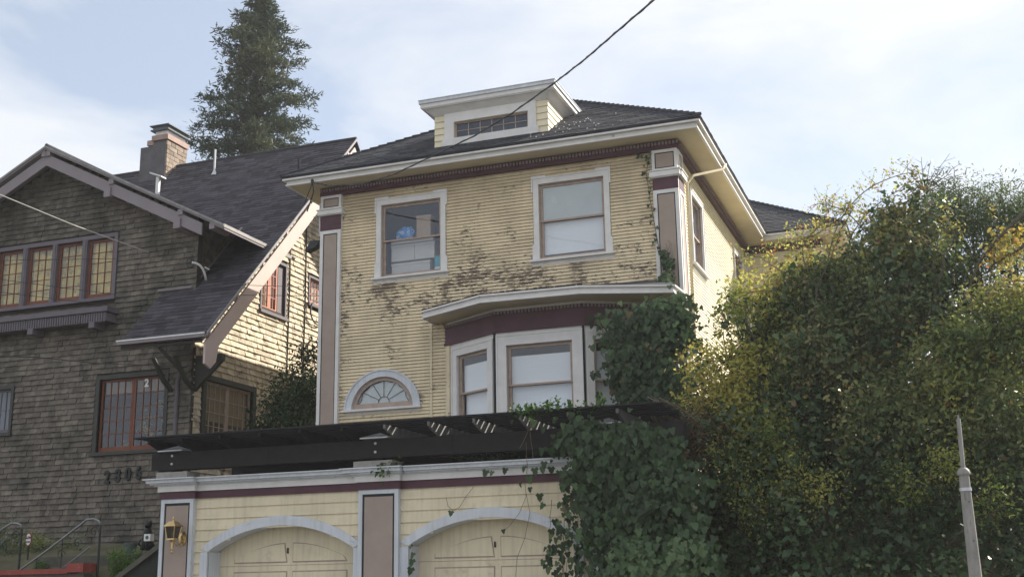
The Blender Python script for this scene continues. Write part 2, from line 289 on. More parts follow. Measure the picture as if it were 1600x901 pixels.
    def build(s, name, mat, parent=None, kind=None, label=None, attr=False, smooth=False):
        me = bpy.data.meshes.new(name); me.from_pydata(s.v, [], s.f)
        bm = bmesh.new(); bm.from_mesh(me); bmesh.ops.recalc_face_normals(bm, faces=bm.faces[:]); bm.to_mesh(me); bm.free()
        if attr:
            at_ = me.attributes.new('rnd', 'FLOAT', 'FACE'); at_.data.foreach_set('value', np.array(s.r, dtype=np.float32))
        me.materials.append(MT[mat] if isinstance(mat, str) else mat)
        if smooth: me.polygons.foreach_set('use_smooth', [True]*len(me.polygons))
        o = bpy.data.objects.new(name, me); COL.objects.link(o); adopt(o, parent); setp(o, label, kind=kind)
        return o
def wall(mb, fr, s0, s1, z0, z1, holes=(), th=0.14, d=0.0):
    ss = sorted({s0, s1, *[h[0] for h in holes], *[h[1] for h in holes]}); zs = sorted({z0, z1, *[h[2] for h in holes], *[h[3] for h in holes]})
    ss = [x for x in ss if s0 <= x <= s1]; zs = [z for z in zs if z0 <= z <= z1]
    for a, b in zip(ss, ss[1:]):
        run = None
        for c, e in zip(zs, zs[1:]):
            inside = any(h[0] <= (a+b)/2 <= h[1] and h[2] <= (c+e)/2 <= h[3] for h in holes)
            if inside:
                if run: mb.fb(fr, a, b, d-th, d, run[0], run[1]); run = None
            else: run = (run[0], e) if run else (c, e)
        if run: mb.fb(fr, a, b, d-th, d, run[0], run[1])
def segs(s0, s1, z, holes):
    out = [(s0, s1)]
    for h in holes:
        r = h(z) if callable(h) else ((h[0], h[1]) if h[2] < z < h[3] else None)
        if r is None: continue
        nxt = []
        for a, b in out:
            if r[1] <= a or r[0] >= b: nxt.append((a, b)); continue
            if r[0] > a: nxt.append((a, r[0]))
            if r[1] < b: nxt.append((r[1], b))
        out = nxt
    return [(a, b) for a, b in out if b-a > 0.015]
def boards(fr, s0, s1, z0, z1, pitch, holes, parent, mat, name='siding_board', db=0.02, dt=0.005, stuff_below=-9, stuff=False):
    z = z0; far = MB()
    while z < z1-0.01:
        zt = min(z+pitch, z1)
        for a, b in segs(s0, s1, (z+zt)/2, holes):
            j = random.uniform(-0.0015, 0.0015); mb = far if (stuff or z < stuff_below) else MB()
            mb.lap(fr, a+0.0015, b-0.0015, z+j, zt+0.004, dt, db+j, random.random())
            if mb is not far: mb.build(name, mat, parent)
        z += pitch
    if far.v: far.build('siding_field', mat, parent, kind='stuff')
# unit shake mesh
def unit_lap(name, db=0.036, dt=0.006):
    mb = MB(); mb.lap(W0, 0, 1, 0, 1.04, dt, db)
    me = bpy.data.meshes.new(name); me.from_pydata(mb.v, [], mb.f); bm = bmesh.new(); bm.from_mesh(me); bmesh.ops.recalc_face_normals(bm, faces=bm.faces[:]); bm.to_mesh(me); bm.free(); return me
def shakes(fr, s0, s1, z0, z1, pitch, holes, parent, matf, mato, wr=(0.10, 0.28), nobj=300, ends=None, key=None, name='wall_shake'):
    items = []; z = z0; row = 0
    while z < z1-0.02:
        a0, a1 = (s0, s1) if not ends else ends(z+pitch/2)
        if a1-a0 > 0.05:
            for a, b in segs(a0, a1, z+pitch/2, holes):
                x = a
                while x < b-0.02:
                    wd = min(random.uniform(*wr), b-x)
                    if b-x-wd < 0.06: wd = b-x
                    items.append((x+0.003, z+random.uniform(-0.004, 0.004), wd-0.006, pitch)); x += wd
        z += pitch; row += 1
    items.sort(key=key or (lambda i: -(i[2])))
    me = unit_lap('wall_shake'); me.materials.append(MT[mato]); ang = math.atan2(fr.t[1], fr.t[0])
    for it in items[:nobj]:
        o = bpy.data.objects.new(name, me); COL.objects.link(o); o.location = fr.P(it[0], 0, it[1]); o.rotation_euler = (0, 0, ang); o.scale = (it[2], 1+random.uniform(-.3, .5), it[3])
        o.parent = parent; o.matrix_parent_inverse = Matrix.Translation(-Vector(parent.location))
    mb = MB()
    for it in items[nobj:]: mb.lap(fr, it[0], it[0]+it[2], it[1], it[1]+it[3]*1.04, 0.004, 0.036*(1+random.uniform(-.3, .5)), random.random())
    if mb.v: mb.build(name+'_field', matf, parent, kind='stuff', attr=True)
def clip_u(poly, v):
    xs = []
    n = len(poly)
    for i in range(n):
        (u0, v0), (u1, v1) = poly[i], poly[(i+1) % n]
        if (v0-v)*(v1-v) < 0: xs.append(u0+(u1-u0)*(v-v0)/(v1-v0))
    return (min(xs), max(xs)) if len(xs) >= 2 else None
def shingles(pts, parent, mat, exp=0.14, tab=(0.18, 0.42), name='roof_shingles', base='roof', edge=0.012):
    P = [Vector(p) for p in pts]; u = (P[1]-P[0]).normalized(); n = (P[1]-P[0]).cross(P[-1]-P[0]).normalized(); n = n if n.z > 0 else -n
    v = n.cross(u).normalized(); v = v if v.z > 0 else -v
    slab = MB(); slab.prism([tuple(p-n*0.004) for p in P], tuple(-n*0.05)); so_ = slab.build(base, mat, parent, attr=True)
    poly = [((p-P[0]).dot(u), (p-P[0]).dot(v)) for p in P]; vm = max(q[1] for q in poly)
    mb = MB(); k = 0; vv = 0.0
    while vv < vm-0.01:
        c = clip_u(poly, vv+exp*0.5)
        if c:
            x = c[0]-random.uniform(0, 0.15); course_r = random.uniform(-.12, .12)
            while x < c[1]:
                x1 = min(x+random.uniform(*tab), c[1]); xx = max(x, c[0])
                if x1 > xx:
                    e = edge*random.uniform(0.75, 1.5); q0 = P[0]+u*(xx+0.002)+v*(vv-random.uniform(0, 0.006)); q1 = P[0]+u*(x1-0.002)+v*(vv-random.uniform(0, 0.006)); q2 = P[0]+u*(x1-0.002)+v*(vv+exp+0.004); q3 = P[0]+u*(xx+0.002)+v*(vv+exp+0.004)
                    mb.add([q0, q1, q1+n*e, q0+n*e, q3+n*0.003, q2+n*0.003], [(0, 1, 2, 3), (3, 2, 5, 4), (0, 3, 4), (1, 5, 2)], min(1, max(0, random.random()+course_r)))
                x = x1
        vv += exp
    mb.build(name, mat, so_, kind='stuff', attr=True)
    return so_
# leaf clouds -------------------------------------------------
T_OVAL = (np.array([[0, 0, 0], [0.26, 0.35, 0.06], [0.2, 0.75, 0.03], [0, 1, -0.08], [-0.2, 0.75, 0.03], [-0.26, 0.35, 0.06]]), [(0, 1, 2, 3), (0, 3, 4, 5)])
T_IVY = (np.array([[0, 0.12, 0], [0.25, -0.06, 0.03], [0.52, 0.22, -0.05], [0.32, 0.42, 0.03], [0.3, 0.66, 0], [0, 1.05, -0.08], [-0.3, 0.66, 0], [-0.32, 0.42, 0.03], [-0.52, 0.22, -0.05], [-0.25, -0.06, 0.03]]), [(0, 1, 2, 3, 4, 5), (0, 5, 6, 7, 8, 9)])
T_NEED = (np.array([[0, 0, 0], [0.16, 0.3, 0.03], [0.07, 0.6, -0.02], [0.12, 0.75, 0], [0, 1.1, -0.06], [-0.12, 0.7, 0], [-0.06, 0.55, 0.02], [-0.17, 0.3, 0.0]]), [(0, 1, 2, 3, 4), (0, 4, 5, 6, 7)])
def leaf_mesh(name, tpl, C, D, Nn, S, R, mat, parent, kind='stuff', label=None):
    tv, tf = tpl; n = len(C)
    D = D/np.linalg.norm(D, axis=1, keepdims=True); X = np.cross(D, Nn); X /= (np.linalg.norm(X, axis=1, keepdims=True)+1e-9); Z = np.cross(X, D)
    V = C[:, None, :]+S[:, None, None]*(tv[None, :, 0:1]*X[:, None, :]+tv[None, :, 1:2]*D[:, None, :]+tv[None, :, 2:3]*Z[:, None, :])
    V = V.reshape(-1, 3); m = len(tv)
    loops = []; starts = []; tot = []
    base = np.arange(n)*m; fl = [np.array(f) for f in tf]
    li = np.concatenate([base[:, None]+f[None, :] for f in fl], axis=1).reshape(-1)
    counts = np.tile(np.array([len(f) for f in fl]), n); st_ = np.concatenate([[0], np.cumsum(counts)[:-1]])
    me = bpy.data.meshes.new(name); me.vertices.add(len(V)); me.vertices.foreach_set('co', V.astype(np.float32).ravel())
    me.loops.add(len(li)); me.loops.foreach_set('vertex_index', li.astype(np.int32)); me.polygons.add(len(counts)); me.polygons.foreach_set('loop_start', st_.astype(np.int32)); me.update(calc_edges=True)
    a = me.attributes.new('rnd', 'FLOAT', 'FACE'); a.data.foreach_set('value', np.repeat(R, len(fl)).astype(np.float32))
    me.materials.append(MT[mat] if isinstance(mat, str) else mat); o = bpy.data.objects.new(name, me); COL.objects.link(o); adopt(o, parent); setp(o, label, kind=kind); return o
def rvec(n): v = RNG.normal(size=(n, 3)); return v/np.linalg.norm(v, axis=1, keepdims=True)
def blob_leaves(blobs, n, size, clump=0.16, per=22, shell=(0.55, 1.05), squash=1.0, rb=0.0, front=0.6):
    """leaf positions in clumps spread through a set of (centre, radius) volumes; more on the outside"""
    W = np.array([b[1]**2.2 for b in blobs]); W = W/W.sum(); nc = max(1, n//per)
    idx = RNG.choice(len(blobs), nc, p=W); c = np.array([blobs[i][0] for i in idx], float); r = np.array([blobs[i][1] for i in idx])
    d = rvec(nc); flip = (d[:, 1] > 0) & (RNG.random(nc) < front); d[flip, 1] *= -1
    rad = shell[0]+(shell[1]-shell[0])*RNG.random(nc)**0.7
    cc = c+d*(r*rad)[:, None]*np.array([1, 1, squash])
    nv = np.array([mnoise.noise(Vector(p)*1.9) for p in cc]); keep = nv > -0.16-0.10*RNG.random(nc); mv = np.array([mnoise.noise(Vector(p)*0.9+Vector((7, 3, 1))) for p in cc])
    if shell[0] <= 0: keep[:] = True
    cc, d, mv = cc[keep], d[keep], mv[keep]; cc = cc+d*0.10*(nv[keep][:, None]*2.2); nc = len(cc)
    pos = np.repeat(cc, per, 0)+RNG.normal(size=(nc*per, 3))*clump; dd = np.repeat(d, per, 0)
    crnd = np.repeat(np.clip(0.5+0.95*mv+0.28*(RNG.random(nc)-.5), 0, 1), per)
    nn = rvec(len(pos))*0.8+dd*0.5+np.array([0, -0.3, 0.5]); dirs = rvec(len(pos))+np.array([0, 0, -0.5])+dd*0.5
    S = size*(0.45+1.0*RNG.random(len(pos))**1.3); R = np.where(RNG.random(len(pos)) < .012, 1.0, np.clip(0.55*crnd+0.45*RNG.random(len(pos))+rb, 0, .97))
    return pos, dirs, nn, S, R
def limb(mb, p0, p1, r0, r1, k=6, wob=0.12):
    p0, p1 = Vector(p0), Vector(p1); L_ = (p1-p0).length; pts = []
    for i in range(k+1):
        t = i/k; p = p0.lerp(p1, t)
        if 0 < i < k: p += Vector((random.uniform(-1, 1), random.uniform(-1, 1), random.uniform(-1, 1)))*L_*wob*0.35
        pts.append(p)
    mb.tube(pts, [r0+(r1-r0)*i/k for i in range(k+1)], 6); return pts
def text_mesh(txt, size, depth):
    c = bpy.data.curves.new('t', 'FONT'); c.body = txt; c.size = size; c.extrude = depth; c.offset = size*0.03; c.align_x = 'CENTER'; c.align_y = 'CENTER'
    o = bpy.data.objects.new('t', c); COL.objects.link(o); dg = bpy.context.evaluated_depsgraph_get(); me = bpy.data.meshes.new_from_object(o.evaluated_get(dg)); bpy.data.objects.remove(o); return me
# ============================================================ GROUND
def ground():
    xs = [-400, -120, -60, -40, -30, -24, -18, -15, -13.2, -12.95, -10, -7, -4.55, -4.4, -3, -1, 1, 4, 10, 30, 120, 400]
    ys = [-400, -120, -30, 0, 8, 13, 15.2, 16.5, 18.0, 19.6, 20.5, 20.85, 20.95, 22, 24, 30, 40, 70, 150, 500, 900]
    def h(x, y):
        if x <= -13.1:
            t = min(max((y-16.0)/3.6, 0), 1); return 2.3*t + (0.3 if y > 20.4 else 0)
        if x <= -4.5: return -0.02 if y <= 20.9 else 3.3
        t = min(max((y-16.4)/4.0, 0), 1); return 3.2*t
    v = [(x, y, h(x, y) + (0 if y < 60 else (y-60)*0.02)) for y in ys for x in xs]; n = len(xs)
    f = [(j*n+i, j*n+i+1, (j+1)*n+i+1, (j+1)*n+i) for j in range(len(ys)-1) for i in range(n-1)]
    me = bpy.data.meshes.new('ground'); me.from_pydata(v, [], f); me.materials.append(MT['soil']); o = bpy.data.objects.new('ground', me); COL.objects.link(o); o['kind'] = 'structure'
    for nm, x0, x1, y0, y1, z0, z1, mt in (('road', -200, 200, -6.0, 9.0, 0.0, 0.004, 'asphalt'), ('pavement', -200, 200, 9.0, 12.2, 0.0, 0.13, 'concrete'), ('driveway', -12.6, -5.0, 12.2, 17.9, 0.0, 0.05, 'concrete'), ('far_pavement', -200, 200, -9.0, -6.0, 0.0, 0.13, 'concrete')):
        mb = MB(); mb.box(x0, x1, y0, y1, z0+0.004, z1+0.004); mb.build(nm, mt)['kind'] = 'structure'
ground()
# ============================================================ WINDOWS
def sash_window(parent, fr, s0, s1, z0, z1, zr, d=0.0, cw=0.15, kind='blind', head=None, sashm='sash', trimm='trim', ears=True, sill=True, split_top=None):
    """double-hung window: opening s0..s1 / z0..z1 in the wall, meeting rail at zr"""
    mb = MB(); o0, o1, oz = s0-cw, s1+cw, z1+cw
    if ears:
        e = 0.035
        pts = [(o0, z0), (s0, z0), (s0, z1), (s1, z1), (s1, z0), (o1, z0), (o1, z0+0.30), (o1-e, z0+0.34), (o1-e, oz-0.32), (o1, oz-0.32), (o1, oz+0.03), (o1-0.32, oz+0.03), (o1-0.32, oz-0.035), (o0+0.32, oz-0.035), (o0+0.32, oz+0.03), (o0, oz+0.03), (o0, oz-0.32), (o0+e, oz-0.32), (o0+e, z0+0.34), (o0, z0+0.30)]
        mb.poly(fr, [(o0, z0), (s0, z0), (s0, oz-0.035), (o0+e, oz-0.035), (o0+e, z0+0.34), (o0, z0+0.30)], d-0.01, d+0.05)
        mb.poly(fr, [(s1, z0), (o1, z0), (o1, z0+0.30), (o1-e, z0+0.34), (o1-e, oz-0.035), (s1, oz-0.035)], d-0.01, d+0.05)
        mb.poly(fr, [(s0+0.0005, z1), (s1-0.0005, z1), (s1-0.0005, oz-0.035), (s0+0.0005, oz-0.035)], d-0.01, d+0.049)
        for a, b, sg in ((o0, o0+0.32, 1), (o1-0.32, o1, -1)):
            xa, xb = (a, a+0.03) if sg == 1 else (b-0.03, b)
            mb.fb(fr, a, b, d-0.01, d+0.06, oz-0.034, oz+0.03); mb.fb(fr, xa, xb, d-0.01, d+0.0595, oz-0.32, oz-0.0345)
        mb.fb(fr, o0+0.321, o1-0.321, d-0.01, d+0.065, oz-0.034, oz-0.012)
    else:
        mb.fb(fr, o0, s0, d-0.01, d+0.05, z0, oz); mb.fb(fr, s1, o1, d-0.01, d+0.05, z0, oz); mb.fb(fr, s0+0.0005, s1-0.0005, d-0.01, d+0.0495, z1, oz)
        b = 0.03; mb.fb(fr, o0-0.002, o0+b, d-0.01, d+0.062, z0, oz+0.002); mb.fb(fr, o1-b, o1+0.002, d-0.01, d+0.062, z0, oz+0.002); mb.fb(fr, o0+b+0.001, o1-b-0.001, d-0.01, d+0.0615, oz-b, oz+0.0025)
    win = mb.build('window', trimm, parent)
    if sill:
        sb = MB(); sb.fb(fr, o0-0.05, o1+0.05, d-0.02, d+0.11, z0-0.045, z0-0.001); sb.fb(fr, o0-0.02, o1+0.02, d-0.01, d+0.035, z0-0.13, z0-0.046); sb.build('sill', trimm, win)
    jm = MB(); jm.fb(fr, s0, s0+0.018, d-0.13, d-0.011, z0, z1); jm.fb(fr, s1-0.018, s1, d-0.13, d-0.011, z0, z1); jm.fb(fr, s0+0.0185, s1-0.0185, d-0.13, d-0.012, z1-0.018, z1); jm.build('jamb', sashm, win)
    a, b = s0+0.02, s1-0.02
    def sash(za, zb, dd, bot, top):
        m = MB(); sw = 0.045
        m.fb(fr, a, a+sw, dd-0.035, dd, za, zb); m.fb(fr, b-sw, b, dd-0.035, dd, za, zb)
        m.fb(fr, a+sw+0.0005, b-sw-0.0005, dd-0.036, dd-0.001, za, za+bot); m.fb(fr, a+sw+0.0005, b-sw-0.0005, dd-0.036, dd-0.001, zb-top, zb)
        so_ = m.build('sash', sashm, win)
        g = MB(); g.fb(fr, a+sw-0.004, b-sw+0.004, dd-0.022, dd-0.018, za+bot-0.004, zb-top+0.004); return g
    gt = sash(zr-0.02, z1-0.02, d-0.03, 0.035, 0.045); gb = sash(z0+0.001, zr+0.015, d-0.068, 0.08, 0.03)
    g1 = gt.build('upper_glass_pane', 'glass', win); g2 = gb.build('lower_glass_pane', 'glass', win)
    return win
def backing(parent, fr, s0, s1, z0, z1, d, mat, name='blind', wav=0.0):
    m = MB()
    if wav:
        n = max(8, int((s1-s0)/0.03)); vs = []; fs = []
        for i in range(n+1):
            s = s0+(s1-s0)*i/n; dd = d+wav*math.sin(i*1.9)+wav*0.5*math.sin(i*0.7)
            vs += [fr.P(s, dd, z0), fr.P(s, dd, z1)]
        for i in range(n): fs.append((2*i, 2*i+2, 2*i+3, 2*i+1))
        m.add(vs, fs)
    else: m.fb(fr, s0, s1, d-0.006, d, z0, z1)
    return m.build(name, mat, parent, smooth=bool(wav))
# ============================================================ YELLOW HOUSE
YH, XR, XL, YB = 22.5, -4.66, -12.58, 38.0
house = thing('yellow_house', ((XL+XR)/2, YH, 3.3), 'cream clapboard house with a small roof dormer, peeling paint and maroon frieze, above the garage', 'house')
FH = Fr(0, YH, 1, 0); FRT = Fr(XR, 0, 0, 1); FLT = Fr(XL, 0, 0, -1)
UL = (-11.13, -9.73, 8.085, 9.70); UR = (-7.53, -6.13, 8.085, 9.70)
FAN = (-11.78, -10.36, 5.28, 5.99); fcx = (FAN[0]+FAN[1])/2; frad = (FAN[1]-FAN[0])/2
BAYH = (-9.62, -5.05, 4.5, 6.93)
fanhole = lambda z: (fcx-math.sqrt(max(0, (frad+.04)**2-(z-5.28)**2)), fcx+math.sqrt(max(0, (frad+.04)**2-(z-5.28)**2))) if 5.28 < z < 5.28+frad+.04 else None
mb = MB()
wall(mb, FH, XL, XR, 3.3, 10.2, [UL, UR, (FAN[0], FAN[1], FAN[2], FAN[2]+frad*0.93), (BAYH[0], BAYH[1], 4.6, 6.9)], 0.14, -0.001)
SW1 = (23.83, 24.93, 8.02, 9.55); SW2 = (29.0, 30.1, 8.4, 9.6)
wall(mb, FRT, YH+0.001, 31.06, 3.3, 10.2, [SW1, SW2], 0.14, -0.001)
mb.box(XL, XL+0.14, YH+0.001, YB, 3.3, 10.2); mb.box(XL+0.001, -2.65, YB-0.14, YB, 3.3, 10.2)
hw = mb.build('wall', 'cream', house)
mb = MB(); mb.box(XR-0.15, -2.65, 31.06, 31.2, 3.3, 10.2); mb.box(-2.79, -2.65, 31.2, YB-.14, 3.3, 10.2); mb.build('rear_wing_wall', 'cream', house)
mb = MB(); mb.box(XL+0.15, XR-0.15, 24.4, 24.5, 3.3, 10.15); mb.build('room_partition', 'room', house)
mb = MB(); mb.box(XL+0.15, XR-0.15, YH+.15, 24.39, 7.3, 7.4); mb.build('upper_floor', 'room', house)
CAS = 0.15
holes = [(UL[0]-CAS+.02, UL[1]+CAS-.02, UL[2]-.04, UL[3]+CAS-.04), (UR[0]-CAS+.02, UR[1]+CAS-.02, UR[2]-.04, UR[3]+CAS-.04), fanhole, (BAYH[0], BAYH[1], 3.0, 7.0)]
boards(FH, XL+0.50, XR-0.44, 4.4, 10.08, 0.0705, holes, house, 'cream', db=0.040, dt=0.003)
boards(FRT, YH+0.42, 31.0, 4.4, 10.08, 0.0705, [(SW1[0]-.12, SW1[1]+.12, SW1[2]-.05, SW1[3]+.12), (SW2[0]-.12, SW2[1]+.12, SW2[2]-.05, SW2[3]+.12)], house, 'cream_side', db=0.024, dt=0.003, stuff_below=6.9)
boards(Fr(0, 31.06, 1, 0), XR+0.03, -2.65, 7.5, 10.08, 0.0705, [], house, 'cream_side', db=0.024)
boards(FLT, -YB, -YH-0.45, 4.4, 10.08, 0.141, [], house, 'cream_side', db=0.02, stuff=True)
mb = MB(); mb.fb(FH, -9.975, -9.925, 0.0, 0.05, 4.4, 6.95); mb.build('corner_trim', 'cream', house)
mb = MB(); mb.fb(FRT, 30.85, 31.0, 0.0, 0.05, 4.4, 10.0); mb.build('corner_trim', 'trim', house)
# corner pilasters
def pilaster(fr, s0, s1, zb, zpan, zcap0, zcap1, zblk, parent, dd=0.10, wrap=0):
    m = MB(); m.fb(fr, s0, s1, 0, dd-0.012, zb, zblk); p = m.build('pilaster', 'trim', parent)
    def panel(a, b, c, e, bw=0.075):
        q = MB(); q.fb(fr, a, a+bw, dd-0.012, dd+0.012, c, e); q.fb(fr, b-bw, b, dd-0.012, dd+0.012, c, e); q.fb(fr, a+bw+.0005, b-bw-.0005, dd-0.012, dd+0.011, e-bw, e); q.fb(fr, a+bw+.0005, b-bw-.0005, dd-0.012, dd+0.011, c, c+bw*0.8); q.build('panel_frame', 'trim', p)
        q = MB(); q.fb(fr, a+bw+.001, b-bw-.001, dd-0.011, dd-0.006, c+bw*.8+.001, e-bw-.001); q.build('panel_outline', 'black', p)
        q = MB(); q.fb(fr, a+bw+0.022, b-bw-0.022, dd-0.0055, dd+0.001, c+bw*.8+.022, e-bw-0.022); q.build('taupe_panel', 'taupe', p)
    panel(s0, s1, zb, zpan); panel(s0, s1, zcap1+0.002, zblk, 0.06)
    q = MB(); q.fb(fr, s0, s1, dd-0.012, dd+0.006, zpan+0.001, zcap0); q.build('maroon_band', 'maroon', p)
    q = MB(); q.fb(fr, s0-0.05, s1+0.05*(0 if wrap else 1)+wrap, 0.0, dd+0.07, zcap0+0.02, zcap1-0.02); q.fb(fr, s0-0.07, s1+0.07*(0 if wrap else 1)+wrap*1.25, 0.0, dd+0.09, zcap1-0.019, zcap1); q.fb(fr, s0-0.03, s1+0.03*(0 if wrap else 1)+wrap*.6, 0.0, dd+0.04, zcap0, zcap0+0.0195); q.build('capital', 'trim', p)
    return p
pilaster(FH, -12.575, -12.075, 4.3, 9.26, 9.60, 9.74, 10.06, house)
pilaster(FH, -5.10, -4.585, 4.3, 9.22, 9.47, 9.62, 10.06, house, wrap=0.0)
pilaster(FRT, YH-0.02, YH+0.40, 4.3, 9.22, 9.47, 9.62, 10.06, house, dd=0.078)
# frieze, dentils, soffit, fascia, gutter
mb = MB(); mb.fb(FH, XL-0.02, XR+0.11, 0.0, 0.115, 10.06, 10.245); mb.build('frieze', 'maroon', house)
mb = MB(); mb.fb(FRT, YH-0.0, 31.0, 0.0, 0.112, 10.06, 10.2449); mb.build('frieze', 'maroon', house)
mb = MB(); mb.box(XR+.12, -2.65, 30.95, 31.06, 10.06, 10.244); mb.build('frieze', 'maroon', house)
mb = MB(); x = XL
while x < XR+0.1: mb.fb(FH, x, x+0.042, 0.115, 0.15, 10.15, 10.215, random.random()); x += 0.072
x = YH
while x < 30.9: mb.fb(FRT, x, x+0.042, 0.112, 0.147, 10.15, 10.215); x += 0.072
x = XR+.15
while x < -2.7: mb.box(x, x+.042, 30.915, 30.95, 10.15, 10.215); x += 0.072
mb.build('dentils', 'mauve', house, kind='stuff')
EO = 0.66; ex0, ex1, ey0 = XL-EO, XR+EO, YH-EO
mb = MB(); mb.box(ex0+.06, ex1-.06, ey0+.06, YH+.12, 10.25, 10.27); mb.box(XR-.05, ex1-.06, YH+.121, 30.45, 10.25, 10.2695); mb.box(ex0+.06, XL+.05, YH+.121, YB, 10.25, 10.2695); mb.box(XR-.05, -2.05, 30.451, 31.2, 10.2502, 10.2702); mb.box(-2.7, -2.05, 31.201, YB, 10.25, 10.27)
mb.build('soffit', 'soffit', house)
def eave(nm, mat, off, z0, z1, th):
    m = MB(); a, b, c = ex0+off, ex1-off, ey0+off
    m.box(a, b, c, c+th, z0, z1); m.box(b-th, b, c+th+.0005, 30.4+off-.0005, z0, z1); m.box(a, a+th, c+th+.0005, YB+.6, z0, z1)
    m.box(b-th, -2.0-off, 30.4+off, 30.4+off+th, z0, z1); m.box(-2.0-off-th, -2.0-off, 30.4+off+th+.0005, YB+.6, z0, z1)
    return m.build(nm, mat, house)
eave('fascia', 'trim', 0.075, 10.235, 10.40, 0.03); eave('fascia_moulding', 'trim', 0.055, 10.235, 10.27, 0.0195)
eave('gutter', 'trim', 0.0, 10.345, 10.415, 0.0745); eave('gutter_lip', 'trim', -0.012, 10.4155, 10.437, 0.03)
mb = MB(); mb.tube([(ex1+.01, 24.6, 10.36), (ex1-.04, 24.5, 10.22), (XR+.18, 23.45, 9.80), (XR+.07, 23.3, 9.6), (XR+.06, 23.28, 6.0)], 0.032, 8); mb.build('downspout', 'soffit', house, smooth=True)
# roofs
S = 0.63; zE = 10.43; rx = (ex0+ex1)/2; hw_ = (ex1-ex0)/2; zr = zE+S*hw_
A0, A1, A2, A3 = (ex0-.03, ey0-.03, zE), (ex1+.03, ey0-.03, zE), (ex1+.03, 38.6, zE), (ex0-.03, 38.6, zE); R1, R2 = (rx, ey0+hw_, zr), (rx, 38.6-hw_, zr)
shingles([A0, A1, R1], house, 'roof'); shingles([A1, A2, R2, R1], house, 'roof', name='roof_shingles'); shingles([A3, A0, R1, R2], house, 'roof')
hwg = 4.1; B1 = (-1.97, 30.37, zE); B2 = (-1.97, 38.6, zE); Q1 = (-1.97-hwg, 30.37+hwg, zE+S*hwg); Q0 = (-8.5, 30.37+hwg, zE+S*hwg)
shingles([(-5.2, 30.37, zE+.001), B1, Q1, (-8.5, 30.37+hwg, zE+S*hwg)], house, 'roof'); shingles([B1, B2, Q1], house, 'roof')
mb = MB()
for a, b in ((A0, R1), (A1, R1), (R1, R2), (B1, Q1)):
    a, b = Vector(a), Vector(b); n_ = int((b-a).length/0.22); d_ = (b-a)/n_
    for i in range(n_): p = a+d_*i; mb.tube([p+Vector((0, 0, 0.03)), p+d_*1.1+Vector((0, 0, 0.012))], [0.045, 0.035], 5)
mb.build('hip_cap', 'roof', house, attr=True, kind='stuff')
# rooftop debris (paint flakes) right of the dormer
# dormer
DY = 22.47; FD = Fr(0, DY, 1, 0); DX0, DX1 = -9.85, -7.29
mb = MB(); wall(mb, FD, DX0, DX1, 10.70, 11.60, [(-9.40, -7.71, 10.98, 11.35)], 0.1, -0.001)
mb.prism([(DX0, DY+.1, 10.7), (DX0, DY+.1, 11.6), (DX0, 23.75, 11.6)], (0.1, 0, 0)); mb.prism([(DX1-.1, DY+.1, 10.7), (DX1-.1, DY+.1, 11.6), (DX1-.1, 23.75, 11.6)], (0.1, 0, 0))
dorm = mb.build('dormer', 'cream', house)
m = MB(); z = 10.83
while z < 11.55:
    for a, b in segs(DX0-.012, DX1+.012, z+.07, [(-9.62, -7.53, 10.8, 11.6)]): m.lap(FD, a, b, z, min(z+.148, 11.6), .006, .03)
    ye = min(23.7, 21.84+(z-10.43)/S+.1); fr2 = Fr(DX1, 0, 0, 1)
    if ye > DY: m.lap(fr2, DY-.02, 23.6, z, min(z+.148, 11.6), .006, .026)
    z += .145
m.build('dormer_siding', 'cream_side', dorm, kind='stuff')
m = MB(); o_ = (-9.62, -7.53, 10.85, 11.56)
m.fb(FD, o_[0], -9.40, 0, .055, o_[2]+.13, o_[3]); m.fb(FD, -7.71, o_[1], 0, .055, o_[2]+.13, o_[3]); m.fb(FD, -9.3995, -7.7105, 0, .054, 11.35, o_[3]); m.fb(FD, o_[0]-.05, o_[1]+.05, 0, .075, o_[2]-.03, o_[2]+.1295)
m.build('dormer_window_trim', 'trim', dorm)
m = MB(); m.fb(FD, -9.40, -9.36, -.07, -.02, 10.98, 11.35); m.fb(FD, -7.75, -7.71, -.07, -.02, 10.98, 11.35); m.fb(FD, -9.3595, -7.7505, -.07, -.02, 10.98, 11.01); m.fb(FD, -9.3595, -7.7505, -.07, -.02, 11.32, 11.35)
for i in range(1, 6): x = -9.36+i*(1.61/6); m.fb(FD, x-.009, x+.009, -.06, -.03, 11.0105, 11.3195)
m.fb(FD, -9.359, -7.751, -.058, -.032, 11.158, 11.172)
m.build('dormer_sash', 'sash', dorm)
m = MB(); m.fb(FD, -9.36, -7.75, -.05, -.046, 11.01, 11.32); m.build('dormer_glass', 'glassd', dorm)
m = MB(); m.fb(FD, -9.6, -7.5, -.5, -.49, 10.8, 11.6); m.build('dormer_interior', 'room', dorm)
rx0, rx1, ry0 = -10.13, -7.03, 22.2
def frust(m, a, za, b, zb):       # a,b = (x0,x1,y0,y1)
    p = [(a[0], a[2], za), (a[1], a[2], za), (a[1], a[3], za), (a[0], a[3], za), (b[0], b[2], zb), (b[1], b[2], zb), (b[1], b[3], zb), (b[0], b[3], zb)]; m.hexa(p)
m = MB(); frust(m, (DX0-.01, DX1+.01, DY-.03, 24.1), 11.55, (rx0+.06, rx1-.06, ry0+.06, 24.2), 11.70); m.build('dormer_soffit', 'trim', dorm)
m = MB(); m.box(rx0+.03, rx1-.03, ry0+.03, 24.25, 11.701, 11.79); m.box(rx0+.05, rx1-.05, ry0+.048, 24.25, 11.68, 11.7009); m.build('dormer_fascia', 'trim', dorm)
m = MB(); m.box(rx0, rx1, ry0, 24.3, 11.791, 11.86); m.box(rx0-.012, rx1+.012, ry0-.012, 24.3, 11.8605, 11.875); m.build('dormer_gutter', 'gtrim', dorm)
